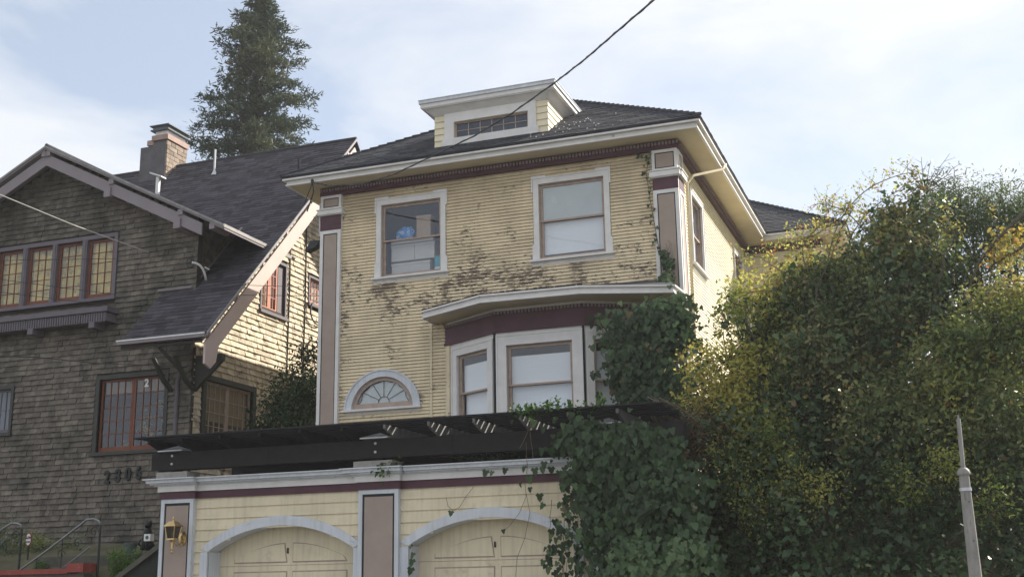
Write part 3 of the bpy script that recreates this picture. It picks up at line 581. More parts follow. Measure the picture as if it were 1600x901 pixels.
m = MB(); frust(m, (rx0+.02, rx1-.02, ry0+.02, 26.2), 11.876, (rx0+1.2, rx1-1.2, ry0+1.4, 26.4), 12.25); m.build('dormer_roof', 'roof', dorm, attr=True)
# upper windows
w1 = sash_window(house, FH, *UL, 8.90); setp(w1, label='upper left window with boxes stacked behind its glass')
w2 = sash_window(house, FH, *UR, 8.915); setp(w2, label='upper right window with milky film and white blind')
backing(w2, FH, UR[0]+.05, UR[1]-.05, 8.90, UR[3]-.05, -.06, 'frost', 'privacy_film')
backing(w2, FH, UR[0]+.05, UR[1]-.05, UR[2]+.13, 8.9, -.14, 'blind', 'blind')
m = MB(); m.fb(FH, UL[0]-.3, UR[1]+.3, -1.2, -1.19, 7.4, 10.1); m.build('room_partition', 'room', house)
w3 = sash_window(house, FRT, *SW1, 8.76, cw=0.12, ears=False); backing(w3, FRT, SW1[0]+.05, SW1[1]-.05, SW1[2], SW1[3], -.3, 'blind', 'curtain', .02)
w4 = sash_window(house, FRT, *SW2, 9.0, cw=0.10, ears=False)
# fanlight
m = MB(); na = 22
def arc(r, n=na, z0=5.28, ky=0.93): return [(fcx+r*math.cos(math.pi*i/n), z0+r*ky*math.sin(math.pi*i/n)) for i in range(n+1)]
def arcband(m, r0, r1, d0, d1):
    a, b = arc(r0), arc(r1)
    for i in range(na): m.poly(FH, [a[i], b[i], b[i+1], a[i+1]], d0, d1)
arcband(m, frad+.0, frad+.135, -.01, .05); arcband(m, frad+.1355, frad+.17, -.01, .065)
fan = m.build('fanlight_window', 'gtrim', house)
m = MB(); arcband(m, frad-.085, frad-.001, -.10, -.01); m.fb(FH, fcx-frad+.02, fcx+frad-.02, -.101, -.012, 5.28, 5.40); m.build('sash', 'sash', fan)
m = MB(); m.poly(FH, arc(frad-.08), -.06, -.056); m.build('glass_pane', 'glass', fan)
m = MB(); zc = 5.40
for k in range(1, 6): a = math.pi*k/6; m.tube([FH.P(fcx+.13*math.cos(a), -.05, zc+.13*math.sin(a)), FH.P(fcx+(frad-.15)*math.cos(a), -.05, zc+(frad-.21)*math.sin(a))], .006, 5)
m.tube([FH.P(fcx+.13*math.cos(math.pi*i/12), -.05, zc+.13*math.sin(math.pi*i/12)) for i in range(13)], .006, 5)
for k in range(6):
    pts = []
    for i in range(7):
        a = math.pi*(k+i/6)/6; r = (frad-.13)-.05*math.sin(math.pi*i/6); pts.append(FH.P(fcx+r*math.cos(a), -.05, 5.40+(r-.06)*.95*math.sin(a)))
    m.tube(pts, .006, 5)
m.build('leaded_bars', 'black', fan)
backing(fan, FH, fcx-.66, fcx+.66, 5.3, 5.88, -.068, 'frost', 'backing_board')
m = MB(); m.fb(FH, fcx-frad-.2, fcx+frad+.2, 0, .12, 5.235, 5.279); m.fb(FH, fcx-frad-.14, fcx+frad+.14, 0, .03, 5.16, 5.2345); m.build('sill', 'trim', fan)
# bay
bp = [(-9.62, 22.5), (-8.25, 21.7), (-6.43, 21.7), (-5.05, 22.5)]
bay = None; fr_ = [Fr(bp[i][0], bp[i][1], bp[i+1][0]-bp[i][0], bp[i+1][1]-bp[i][1]) for i in range(3)]
ln = [math.dist(bp[i], bp[i+1]) for i in range(3)]
zb0, zb1, zw = 4.55, 6.20, 6.96
def opening(i, ax, ay, bx, by):
    a = fr_[i].at(ax, ay); b = fr_[i].at(bx, by); return a[0], b[0]
o0 = opening(0, 716, 560, 764, 560); o1 = opening(1, 792, 545, 895, 545)
ops = [(max(.2, o0[0]), min(ln[0]-.1, o0[1])), (o1[0], o1[1]), (ln[0]-o0[1], ln[0]-o0[0])]
m = MB()
for i in range(3): wall(m, fr_[i], 0 if i == 0 else .001, ln[i], 3.3, zw, [(ops[i][0], ops[i][1], zb0, zb1)], .1, 0)
bay = m.build('bay', 'trim', house)
for i in range(3):
    a, b = ops[i]; wn = sash_window(house, fr_[i], a, b, zb0, zb1, 5.42, cw=min(.17, a-.03, ln[i]-b-.02) if i != 1 else .21, ears=False, sill=True)
    backing(wn, fr_[i], a+.05, b-.05, 5.42, 6.0, -.12, 'blind', 'blind'); backing(wn, fr_[i], a+.05, b-.05, zb0, 5.42, -.16, 'blind', 'blind')
    m = MB(); m.fb(fr_[i], -.02 if i == 0 else .0, ln[i]+.02, 0, .035, 6.52, 6.9); m.fb(fr_[i], -.02, ln[i]+.025, 0, .055, 6.47, 6.52); m.build('maroon_frieze', 'maroon', bay)
    m = MB(); x = 0
    while x < ln[i]: m.fb(fr_[i], x, x+.042, .035, .07, 6.83, 6.89); x += .073
    m.build('dentils', 'mauve', bay, kind='stuff')
m = MB(); m.fb(fr_[0], 0.0, .14, 0.001, .03, 3.3, 6.5); m.build('bay_siding', 'cream', bay)
for q_ in (bp[1], bp[2]): m = MB(); m.tube([(q_[0], q_[1]-.012, 3.4), (q_[0], q_[1]-.012, 6.46)], .028, 6); m.build('corner_shade_strip', 'black', bay)  # black strips painting the shade in the bay's corner grooves
be = [(-9.87, 22.5), (-9.84, 21.82), (-8.28, 21.03), (-6.30, 21.09), (-4.65, 21.74), (-4.60, 22.5)]
m = MB(); n_ = len(be)
m.add([(x, y, 6.962) for x, y in be]+[(x, y, 6.975) for x, y in be], [tuple(range(n_)), tuple(range(2*n_-1, n_-1, -1))]+[(i, (i+1) % n_, (i+1) % n_+n_, i+n_) for i in range(n_)]); m.build('bay_soffit', 'soffit', bay)
for i in range(n_-1):
    f_ = Fr(*be[i], be[i+1][0]-be[i][0], be[i+1][1]-be[i][1]); l_ = math.dist(be[i], be[i+1])
    m = MB(); m.fb(f_, -.0, l_, -.05, 0, 6.94, 7.06); m.fb(f_, -.01, l_+.01, -.02, .018, 6.94, 6.975); m.fb(f_, -.02, l_+.02, -.04, .045, 7.0605, 7.095); m.build('bay_fascia', 'trim', bay)
m = MB(); top = [(-9.6, 22.5, 7.40), (-8.1, 22.5, 7.42), (-6.4, 22.5, 7.42), (-4.9, 22.5, 7.40)]; lo = [(x, y, 7.10) for x, y in be]
lo = [(x-0.02*(1 if x > -7 else -1)*-1, y-.04, z) for x, y, z in lo]
m.add(lo+top, [(0, 1, 6), (1, 2, 7, 6), (2, 3, 8, 7), (3, 4, 9, 8), (4, 5, 9)]); m.build('bay_roof', 'roof', bay, attr=True)
m = MB()
for k in range(150):
    t = random.random(); i = 1 if random.random() < .55 else 2; a, b = be[i], be[i+1]; x = a[0]+(b[0]-a[0])*t; y = a[1]+(b[1]-a[1])*t; u = random.uniform(0, .25); zz = 7.10+u*.28
    s_ = random.uniform(.012, .035); m.box(x-s_, x+s_, y-.04+u, y-.04+u+s_, zz, zz+s_*.9)
m.build('leaf_litter', 'pergb', bay, kind='stuff')
# flaked paint on the roof by the dormer
m = MB()
for k in range(45):
    x = random.gauss(-6.8, .45); y = 21.9+random.random()*1.4; z = zE+(y-ey0)*S; s_ = random.uniform(.005, .014); m.box(x-s_, x+s_, y-s_, y+s_, z+.02, z+.035)
m.build('paint_flakes', 'whitep', house, kind='stuff')
# things on the shelf behind the upper left window
def solo(m, name, mat, label, cat, group=None, **k): return setp(m.build(name, mat, **k), label, cat, group)
m = MB(); m.box(-11.1, -9.75, 22.68, 23.0, 8.05, 8.1); solo(m, 'window_shelf', 'cardw', 'low pale ledge carrying boxes behind the upper left window', 'shelf')
def carton(x0, x1, z0, z1, y0, y1, mat, label, flap=True):
    m = MB(); m.box(x0, x1, y0, y1, z0, z1); r = setp(m.build('storage_box', mat), label, 'box', 'boxes behind the upper left window')
    m = MB(); m.box(x0-.01, x1+.01, y0-.01, y1+.01, z1-.05, z1+.004); m.build('lid', mat, r); return r
carton(-10.99, -10.45, 8.47, 8.83, 22.70, 22.99, 'cardw', 'white storage box at the left behind the lower sash')
carton(-10.44, -9.98, 8.47, 8.83, 22.70, 22.99, 'cardw', 'white storage box right beside another behind the lower sash')
carton(-10.98, -10.08, 8.11, 8.42, 22.70, 23.0, 'cardw', 'long low grey-white box lying under two white boxes in the window')
carton(-10.42, -10.09, 8.93, 9.45, 22.75, 23.0, 'card', 'tall brown cardboard carton behind the upper sash')
m = MB(); m.box(-9.98, -9.78, 22.72, 22.9, 8.2, 8.5); r = solo(m, 'teal_carton', 'teal', 'small teal and blue carton in the lower right corner of the window', 'box')
m = MB(); m.box(-9.98, -9.78, 22.715, 22.7195, 8.2, 8.26); m.build('white_label_band', 'whitep', r)
m = MB(); m.box(-10.99, -9.99, 22.68, 23.0, 8.85, 8.92); solo(m, 'box_lid_shelf', 'cardw', 'pale board across the window at the meeting rail', 'shelf')
bm_ = bmesh.new(); bmesh.ops.create_icosphere(bm_, subdivisions=3, radius=.2)
for v in bm_.verts: v.co = Vector((v.co.x*1.15, v.co.y*.5, v.co.z*.85))*(1+.22*mnoise.noise(v.co*9))+Vector((-10.72, 22.85, 9.1))
me = bpy.data.meshes.new('plastic_bag'); bm_.to_mesh(me); bm_.free(); me.materials.append(MT['blue']); o = bpy.data.objects.new('plastic_bag', me); COL.objects.link(o); setp(o, 'crumpled blue and white plastic bag behind the upper sash', 'bag')
# ============================================================ GARAGE
YG = 18.0; FG = Fr(0, YG, 1, 0)
gar = thing('garage', (-8.8, YG, 0), 'cream double garage with two arched doors between taupe pilasters, below the house', 'garage')
gx0, gx1 = -13.05, -4.45
D = [(-12.13, -9.34), (-8.36, -5.57)]; zs, za = 2.29, 2.69
def seg_arc(c, hwid, zsp, rise, n=20):
    Rr = (hwid*hwid+rise*rise)/(2*rise); a0 = math.asin(hwid/Rr); return [(c+Rr*math.sin(-a0+2*a0*i/n), zsp+rise-Rr+Rr*math.cos(-a0+2*a0*i/n)) for i in range(n+1)]
def arch_hole(d0, d1):
    c = (d0+d1)/2; h = (d1-d0)/2+.12; rise = za-zs+.05; Rr = (h*h+rise*rise)/(2*rise); zt = zs+.0+rise
    def f(z):
        if z < zs: return (d0-.12, d1+.12)
        k = z-(zt-Rr)
        if k >= Rr: return None
        w_ = math.sqrt(Rr*Rr-k*k); return (c-w_, c+w_)
    return f
mb = MB(); wall(mb, FG, gx0, gx1, 0, 3.42, [(d[0], d[1], 0, za+.02) for d in D], .3, -.001); mb.box(gx0, gx0+.2, 18.301, 20.8, 0, 3.42); mb.box(gx1-.2, gx1, 18.301, 20.8, 0, 3.42); mb.box(gx0, gx1, 20.8, 21, 0, 3.42)
mb.build('wall', 'gcream', gar)
mb = MB(); mb.box(gx0-.01, gx1+.01, 18.0, 21.0, 3.4205, 3.5); mb.build('flat_roof', 'concrete', gar)
for d in D:     # spandrel above each arch, cut as real wall
    c = (d[0]+d[1])/2; a = seg_arc(c, (d[1]-d[0])/2, zs, za-zs)
    m = MB()
    for i in range(20): m.poly(FG, [a[i], a[i+1], (a[i+1][0], za+.03), (a[i][0], za+.03)], -.3, -.002)
    m.build('arch_soffit', 'gtrim', gar)
for s0, s1 in ((-12.40, -9.22), (-8.50, -5.25)):
    z = 3.215-.185
    while z > 0:
        for d in D:
            if d[0] > s0-1 and d[1] < s1+1: hole = arch_hole(*d)
        for a, b in segs(s0, s1, z+.092, [hole]): m = MB(); m.lap(FG, a, b, z, z+.189, .004, .030); m.build('siding_board', 'gcream', gar)
        z -= .185
for k, d in enumerate(D):
    c = (d[0]+d[1])/2; h = (d[1]-d[0])/2
    inn = seg_arc(c, h, zs, za-zs, 24); out = seg_arc(c, h+.145, zs+.06, za-zs+.10, 24)
    m = MB()
    for i in range(24): m.poly(FG, [inn[i], out[i], out[i+1], inn[i+1]], -.01, .045)
    m.fb(FG, d[0]-.145, d[0], -.01, .043, 0, zs-.004); m.fb(FG, d[1], d[1]+.145, -.01, .043, 0, zs-.004)
    m.build('arch_surround', 'gtrim', gar)
    for ja, jb in ((d[0], d[0]+.02), (d[1]-.02, d[1])): m = MB(); m.fb(FG, ja, jb, -.34, -.012, 0, zs); m.build('door_jamb', 'gtrim', gar)
    FDd = Fr(0, YG+.34, 1, 0); m = MB(); m.fb(FDd, d[0]-.02, d[1]+.02, -.05, 0, 0, za+.1); door = m.build('garage_door', 'gcream', gar)
    pi = seg_arc(c, h-.28, zs-.17, za-zs-.10, 24)
    for side in (0, 1):
        x0, x1 = (d[0]+.30, c-.05) if side == 0 else (c+.05, d[1]-.30)
        ptop = [p for p in pi if x0 <= p[0] <= x1]
        def panel(pts, ins=.022):
            m = MB(); cx = sum(p[0] for p in pts)/len(pts); cz = sum(p[1] for p in pts)/len(pts)
            m.poly(FDd, pts, 0, .004); o = m.build('door_panel_groove', 'sash', door)
            q = [(cx+(p[0]-cx)*(1-ins/max(.3, abs(p[0]-cx)+.2)), cz+(p[1]-cz)*(1-ins/max(.15, abs(p[1]-cz)))) for p in pts]
            m = MB(); m.poly(FDd, q, .004, .016); m.build('door_panel', 'gcream', door)
        zt = ptop[-1][1] if side else ptop[0][1]
        panel([(x1, 2.085), *[p for p in reversed(ptop)], (x0, ptop[0][1]), (x0, 2.085)] if True else None)
        for zc in (1.53, 1.0, .47, 0.05):
            panel([(x1, zc), (x1, zc+.42), (x0, zc+.42), (x0, zc)])
    for zc in (2.045, 1.51, .975, .45):
        m = MB(); m.fb(FDd, d[0], d[1], 0, .003, zc-.006, zc+.004); m.build('section_joint', 'sash', door)
    m = MB(); m.fb(FDd, c-.055, c-.03, 0.0, .022, 2.24, 2.33); m.build('handle', 'iron', door)
def gpil(x0, x1):
    m = MB(); m.fb(FG, x0, x1, 0, .10, 0, 3.2); p = m.build('pilaster', 'gtrim', gar); dd = .10; bw = .07
    m = MB(); m.fb(FG, x0, x0+bw, dd, dd+.022, 0, 3.2); m.fb(FG, x1-bw, x1, dd, dd+.022, 0, 3.2); m.fb(FG, x0+bw+.0005, x1-bw-.0005, dd, dd+.0215, 3.13, 3.2); m.build('panel_frame', 'gtrim', p)
    m = MB(); m.fb(FG, x0+bw+.001, x1-bw-.001, dd, dd+.004, 0, 3.129); m.build('panel_outline', 'black', p)
    m = MB(); m.fb(FG, x0+bw+.035, x1-bw-.035, dd+.004, dd+.01, 0, 3.085); m.build('taupe_panel', 'taupe', p)
    m = MB(); m.fb(FG, x0-.02, x1+.03, 0, dd+.04, 3.2, 3.325); m.build('maroon_band', 'maroon', p)
    m = MB(); m.fb(FG, x0-.05, x1+.05, 0, dd+.075, 3.3255, 3.425); m.build('architrave', 'trim', p)
    m = MB(); m.fb(FG, x0-.16, x1+.10, -.1, dd+.16, 3.445, 3.47); m.fb(FG, x0-.20, x1+.12, -.1, dd+.22, 3.4705, 3.525); m.fb(FG, x0-.24, x1+.15, -.1, dd+.27, 3.5255, 3.545); m.fb(FG, x0-.1, x1+.06, 0, dd+.1, 3.4255, 3.4449); m.build('cornice_block', 'gtrim', p)
    m = MB(); m.fb(FG, x0-.03, x1-.06, -.12, .26, 3.5455, 3.655); m.build('plinth', 'plinth', p)
for a, b in ((-13.06, -12.40), (-9.22, -8.50), (-5.25, -4.55)): gpil(a, b)
for a, b in ((-12.37, -9.24), (-8.47, -5.27)):
    m = MB(); m.fb(FG, a, b, 0, .05, 3.2, 3.325); m.build('frieze', 'maroon', gar)
    m = MB(); m.fb(FG, a-.02, b+.01, 0, .085, 3.3255, 3.425); m.build('architrave', 'trim', gar)
    m = MB(); m.fb(FG, a+.1, b-.12, -.1, .17, 3.445, 3.47); m.fb(FG, a+.1, b-.1, -.1, .235, 3.4705, 3.525); m.fb(FG, a+.1, b-.1, -.1, .28, 3.5255, 3.545); m.fb(FG, a, b, 0, .11, 3.4255, 3.4449); m.build('cornice', 'gtrim', gar)
# ============================================================ PERGOLA
per = thing('pergola', (-8.8, 18, 3.5), 'black timber pergola on top of the garage with sunlit stripes on its rafters', 'pergola')
for i, x in enumerate((-12.80, -8.86, -4.95)):
    m = MB(); m.box(x-.07, x+.07, 17.86, 18.0, 3.655, 4.03); po = m.build('post', 'pergola', per)
    m = MB(); m.add([(x-.25, 17.68, 4.03), (x+.25, 17.68, 4.03), (x+.25, 18.18, 4.03), (x-.25, 18.18, 4.03), (x, 17.93, 4.13)], [(0, 1, 4), (1, 2, 4), (2, 3, 4), (3, 0, 4), (3, 2, 1, 0)]); m.box(x-.25, x+.25, 17.68, 18.18, 4.01, 4.029); m.build('post_cap', 'metal', po)
    for z in (3.80, 3.94): m = MB(); m.lathe([(0, -.01), (.022, -.01), (.022, .012), (0, .016)], (0, 0, 0), 8); o = m.build('bolt', 'metal', po); o.data.transform(Matrix.Translation((x-.02, 17.795, z)) @ Matrix.Rotation(math.pi/2, 4, 'X'))
    m = MB(); m.box(x-.07, x+.07, 20.3, 20.44, 3.5, 4.0); m.build('post', 'pergola', per)
for y0 in (17.80, 18.005, 20.24, 20.45):
    x0 = -13.25 if y0 < 19 else -13.2
    while x0 < -4.0:
        x1 = min(x0+random.uniform(2.2, 3.6), -3.75)
        m = MB(); m.poly(Fr(0, y0, 1, 0), [(x0+.003, 3.70), (x1-.003, 3.70), (x1-.003, 4.0), (x0+.003, 4.0)], -.045, 0); m.build('beam', 'pergb' if y0 < 17.9 else 'pergola', per); x0 = x1
rxs = [-13.05+.0]+[-4.66-.775*k for k in range(11)]
for x in rxs:
    m = MB(); f_ = Fr(x, 0, 0, 1); m.poly(f_, [(17.46, 4.195), (17.46, 4.13), (17.88, 4.0), (20.95, 4.0), (20.95, 4.195)], -.045, 0); m.build('rafter', 'lathside' if x > -9 else 'pergola', per)  # sun-reached rafters get the lightened colour, the rest stay black
y = 17.22; k = 0
while y < 20.95:
    m = MB(); j = random.uniform(-.008, .008); m.box(-13.22+random.uniform(-.02, .02), -3.95+random.uniform(-.05, .05), y+j, y+.163+j, 4.197, 4.222); m.build('lath', 'pergola', per); y += .233
# coach lamp on the left pilaster
lc = FG.at(272, 838, .30); lx = lc[0]; ly = YG-.34; LZ = FG.at(272, 822, .30)[1]
lamp = thing('wall_lamp', (lx, YG-.12, LZ), 'polished brass coach lamp with smoked glass on the taupe pilaster left of the garage', 'wall lamp')
m = MB(); m.add([(lx-.125, ly-.125, LZ), (lx+.125, ly-.125, LZ), (lx+.125, ly+.125, LZ), (lx-.125, ly+.125, LZ), (lx-.05, ly-.05, LZ+.085), (lx+.05, ly-.05, LZ+.085), (lx+.05, ly+.05, LZ+.085), (lx-.05, ly+.05, LZ+.085)], [(0, 1, 5, 4), (1, 2, 6, 5), (2, 3, 7, 6), (3, 0, 4, 7), (0, 3, 2, 1), (4, 5, 6, 7)]); m.lathe([(.02, 0), (.012, .02), (.008, .03), (.018, .045), (.018, .06), (.0, .09)], (lx, ly, LZ+.085), 10); m.build('lamp_roof', 'brass', lamp)
m = MB(); m.add([(lx-.065, ly-.065, LZ-.20), (lx+.065, ly-.065, LZ-.20), (lx+.065, ly+.065, LZ-.20), (lx-.065, ly+.065, LZ-.20), (lx-.095, ly-.095, LZ-.001), (lx+.095, ly-.095, LZ-.001), (lx+.095, ly+.095, LZ-.001), (lx-.095, ly+.095, LZ-.001)], [(0, 1, 5, 4), (1, 2, 6, 5), (2, 3, 7, 6), (3, 0, 4, 7)]); m.build('lamp_glass', 'smoke', lamp)
m = MB()
for sx, sy in ((-1, -1), (1, -1), (1, 1), (-1, 1)): m.tube([(lx+sx*.067, ly+sy*.067, LZ-.2), (lx+sx*.097, ly+sy*.097, LZ)], .008, 6)
m.box(lx-.075, lx+.075, ly-.075, ly+.075, LZ-.225, LZ-.2); m.lathe([(.0, -.46), (.018, -.44), (.02, -.42), (.008, -.40), (.022, -.38), (.024, -.27), (.03, -.25), (.05, -.226), (0, -.225)], (lx, ly, LZ), 10); m.build('lamp_cage', 'brass', lamp)
m = MB(); m.lathe([(.0, -.19), (.03, -.19), (.03, -.08), (.012, -.06), (0, -.05)], (lx, ly, LZ), 8); m.build('bulb', 'frost', lamp)
m = MB(); m.tube([(lx, ly+.04, LZ-.24), (lx+.03, ly+.1, LZ-.32), (lx+.05, ly+.17, LZ-.28), (lx+.05, ly+.2, LZ-.18)], .014, 8); m.build('lamp_arm', 'brass', lamp, smooth=True)
m = MB(); m.lathe([(0, -.001), (.075, -.001), (.07, .015), (.04, .022), (.03, .04), (0, .042)], (0, 0, 0), 16); o = m.build('back_plate', 'brass', lamp); o.data.transform(Matrix.Translation((lx+.05, YG-.115, LZ-.2)) @ Matrix.Rotation(math.pi/2, 4, 'X') @ Matrix.Diagonal((1, 1.7, 1, 1)))
# ============================================================ BROWN SHINGLED HOUSE
YL, XS, XK = 23.45, -16.46, -15.2
bh = thing('brown_shingle_house', (-20, YL, 2.5), 'dark cedar-shingled gabled house with red-framed windows left of the cream house', 'house')
FL = Fr(0, YL, 1, 0); FS = Fr(XS, 0, 0, 1)
rk0 = at(318, 520, X=XK); rk1 = at(553, 218, X=XK); SLM = (rk1[2]-rk0[2])/(rk1[1]-rk0[1])
yE, zEv, yR, zR = rk0[1], rk0[2], rk1[1], rk1[2]
def zmain(y): return zEv+(y-yE)*SLM
YG_ = 22.8; ga = at(72, 228, Y=YG_); ge = at(350, 350, Y=YG_); SLG = (ga[2]-ge[2])/(ge[0]-ga[0]); gxa = ga[0]; XW = -16.6
def zgab(x): return ga[2]-abs(x-gxa)*SLG
gxl = 2*gxa-XW
# openings on the front
def fpx(fr, x0, y0, x1, y1): a = fr.at(x0, y0); b = fr.at(x1, y1); return a[0], b[0], min(a[1], b[1]), max(a[1], b[1])
q = FL.at(181, 366); q2 = FL.at(178, 462); ux1 = q[0]-.03; uz1 = FL.at(181, 364)[1]-.10; uz0 = FL.at(100, 472)[1]
wpx = [FL.at(v, 420)[0] for v in (-56, -18, 45, 87, 140, 180)]
stepw = FL.at(140, 400)[0]-FL.at(92, 400)[0]
lw = (FL.at(155, 640)[0], FL.at(257, 640)[0], FL.at(200, 704)[1], FL.at(200, 590)[1])
sw = (FL.at(-30, 640)[0], FL.at(17, 640)[0], FL.at(12, 676)[1], FL.at(12, 608)[1])
u0 = FL.at(-60, 430)[0]; u1 = FL.at(178, 420)[0]
uw = (u0, u1, uz0, uz1)
bz = 2.0
mb = MB(); wall(mb, FL, gxl, XS+.001, bz, 10.36, [uw, lw, sw], .16, -.001)
mb.poly(FL, [(gxl, 10.3605), (XW, 10.3605), (gxa, zgab(gxa)-.12)], -.16, -.001)
core = mb.build('wall', 'wallback', bh)
mb = MB()
sw1 = fpx(FS, 409, 405, 443, 497); s1 = (FS.at(408, 440)[0], FS.at(444, 450)[0], FS.at(425, 490)[1], FS.at(425, 408)[1])
s2 = (FS.at(482, 455)[0], FS.at(482, 455)[0]+1.6, FS.at(484, 474)[1], FS.at(484, 434)[1])
s3 = (FS.at(319, 640)[0], FS.at(393, 640)[0], FS.at(340, 678)[1]-.25, FS.at(355, 602)[1])
wall(mb, FS, YL+.001, 38, bz, 7.4, [s3, s1, s2], .16, -.001)
def rake_end(z): return (max(YL, yE+(z+.25-zEv)/SLM), min(36, 2*yR-(yE+(z+.25-zEv)/SLM)))
z = 7.4
while z < zR-.3:
    a, b = rake_end(z); 
    for p, q_ in segs(a, b, z+.1, [s1, s2]): mb.fb(FS, p, q_, -.16, -.001, z, z+.2)
    z += .2
mb.build('side_wall', 'wallback', bh)
mb = MB(); mb.box(-29, XS-.2, YL+1.2, YL+1.25, 2, 9.5); mb.build('room_partition', 'dark', bh)
mb = MB(); mb.fb(FS, 24.7, 36, -1.2, -1.15, 2, 9.7); mb.fb(FS, 27.2, 31, -1.2, -1.15, 9.7, 11.6); mb.build('room_partition', 'dark', bh)
def fends(z): return (gxl, XS) if z < 10.3 else (gxa-(ga[2]-.15-z)/SLG, min(XS, gxa+(ga[2]-.15-z)/SLG))
ex = .10
hl = [(uw[0]-.1, uw[1]+.12, uw[2]-.22, uw[3]+.12), (lw[0]-.13, lw[1]+.10, lw[2]-.12, lw[3]+.13), (sw[0]-.1, sw[1]+.1, sw[2]-.1, sw[3]+.1)]
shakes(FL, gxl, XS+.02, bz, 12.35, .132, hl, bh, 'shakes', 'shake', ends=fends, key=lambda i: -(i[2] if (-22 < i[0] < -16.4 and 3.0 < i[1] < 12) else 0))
def rends(z): a, b = rake_end(z); return (YL, 38) if z < 7.3 else (a, min(b, 33))
hs = [(s1[0]-.1, s1[1]+.1, s1[2]-.1, s1[3]+.1), (s2[0]-.08, s2[1]+.1, s2[2]-.08, s2[3]+.08), (s3[0]-.18, s3[1]+.14, s3[2]-.1, s3[3]+.14)]
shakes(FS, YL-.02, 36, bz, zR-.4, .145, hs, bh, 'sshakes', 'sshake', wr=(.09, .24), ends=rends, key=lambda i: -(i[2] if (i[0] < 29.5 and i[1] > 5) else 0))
# multi-light windows
def lights(parent, fr, s0, s1, z0, z1, nx, nz, d, frm, trim=None, fw=.055, bw=.018, glass='glass', bottom=.10):
    m = MB(); m.fb(fr, s0, s0+fw, d-.04, d, z0, z1); m.fb(fr, s1-fw, s1, d-.04, d, z0, z1); m.fb(fr, s0+fw+.0005, s1-fw-.0005, d-.04, d-.0005, z1-fw, z1); m.fb(fr, s0+fw+.0005, s1-fw-.0005, d-.04, d-.0005, z0, z0+bottom)
    a, b, c, e = s0+fw, s1-fw, z0+bottom, z1-fw
    for i in range(1, nx): x = a+(b-a)*i/nx; m.fb(fr, x-bw/2, x+bw/2, d-.03, d-.005, c+.0005, e-.0005)
    for i in range(1, nz): z = c+(e-c)*i/nz; m.fb(fr, a+.0005, b-.0005, d-.028, d-.007, z-bw/2, z+bw/2)
    sa = m.build('sash', frm, parent)
    me = None
    for i in range(nx):
        for j in range(nz):
            x0, x1 = a+(b-a)*i/nx, a+(b-a)*(i+1)/nx; zz0, zz1 = c+(e-c)*j/nz, c+(e-c)*(j+1)/nz
            m = MB(); t1, t2 = random.uniform(-.0015, .0015), random.uniform(-.0015, .0015)
            m.hexa([fr.P(x0, d-.021+t1, zz0), fr.P(x1, d-.021-t1, zz0), fr.P(x1, d-.018-t1, zz0), fr.P(x0, d-.018+t1, zz0), fr.P(x0, d-.021+t2, zz1), fr.P(x1, d-.021-t2, zz1), fr.P(x1, d-.018-t2, zz1), fr.P(x0, d-.018+t2, zz1)])
            m.build('glass_pane', glass, parent)
    return sa
def trimmed(parent, fr, s0, s1, z0, z1, cw, mat, name='window', dd=.05, label=None, sillz=.08):
    m = MB(); m.fb(fr, s0-cw, s0, -.12, dd, z0, z1+cw); m.fb(fr, s1, s1+cw, -.12, dd, z0, z1+cw); m.fb(fr, s0+.0005, s1-.0005, -.12, dd-.001, z1, z1+cw); m.fb(fr, s0-cw-.04, s1+cw+.04, -.12, dd+.05, z0-sillz, z0-.0005)
    return m.build(name, mat, parent, label=label)
# upper row: six casements, four of them in view
wt = trimmed(bh, FL, uw[0], uw[1], uw[2], uw[3], .10, 'mtrim', label='row of tall casement windows with painted gold reflections under the gable')
xe = [FL.at(v, 420)[0] for v in (37, 88, 139, 177)]
pitch = (xe[3]-xe[0])/3; n_w = 5
for k in range(n_w):
    b = xe[3]-.02-k*pitch; a = b-pitch+.14
    lights(wt, FL, max(a, uw[0]), b, uw[2], uw[3], 3, 5, -.05, 'redsash', fw=.075, bottom=.13)
    m = MB(); m.fb(FL, a-.14, a, -.12, .045, uw[2], uw[3]); m.fb(FL, a-.10, a-.04, .045, .06, uw[2], uw[3]); m.build('mullion', 'mtrim', wt)
backing(wt, FL, uw[0], uw[1], uw[2], uw[3], -.17, 'curtain', 'curtain', .03)  # folded sheet carrying the painted hillside reflection behind the panes
# balcony-like flower box under them
bx1 = FL.at(177, 500)[0]+.15; zt_ = FL.at(120, 492)[1]
m = MB(); m.fb(FL, uw[0]-.2, bx1+.02, 0, .46, zt_-.10, zt_+.02); m.fb(FL, uw[0]-.2, bx1-.04, 0, .40, zt_-.32, zt_-.11); wb = m.build('window_box', 'mtrim', bh)
m = MB(); x = uw[0]-.2
while x < bx1-.05: m.fb(FL, x, x+.036, .40, .425, zt_-.345, zt_-.115); x += .072
m.build('box_slats', 'mtrim', wb, kind='stuff')
for px_ in (62, 156): x = FL.at(px_, 520)[0]+.1; m = MB(); m.fb(FL, x-.09, x+.07, 0, .44, zt_-.48, zt_-.33); m.build('corbel', 'mtrim', wb)
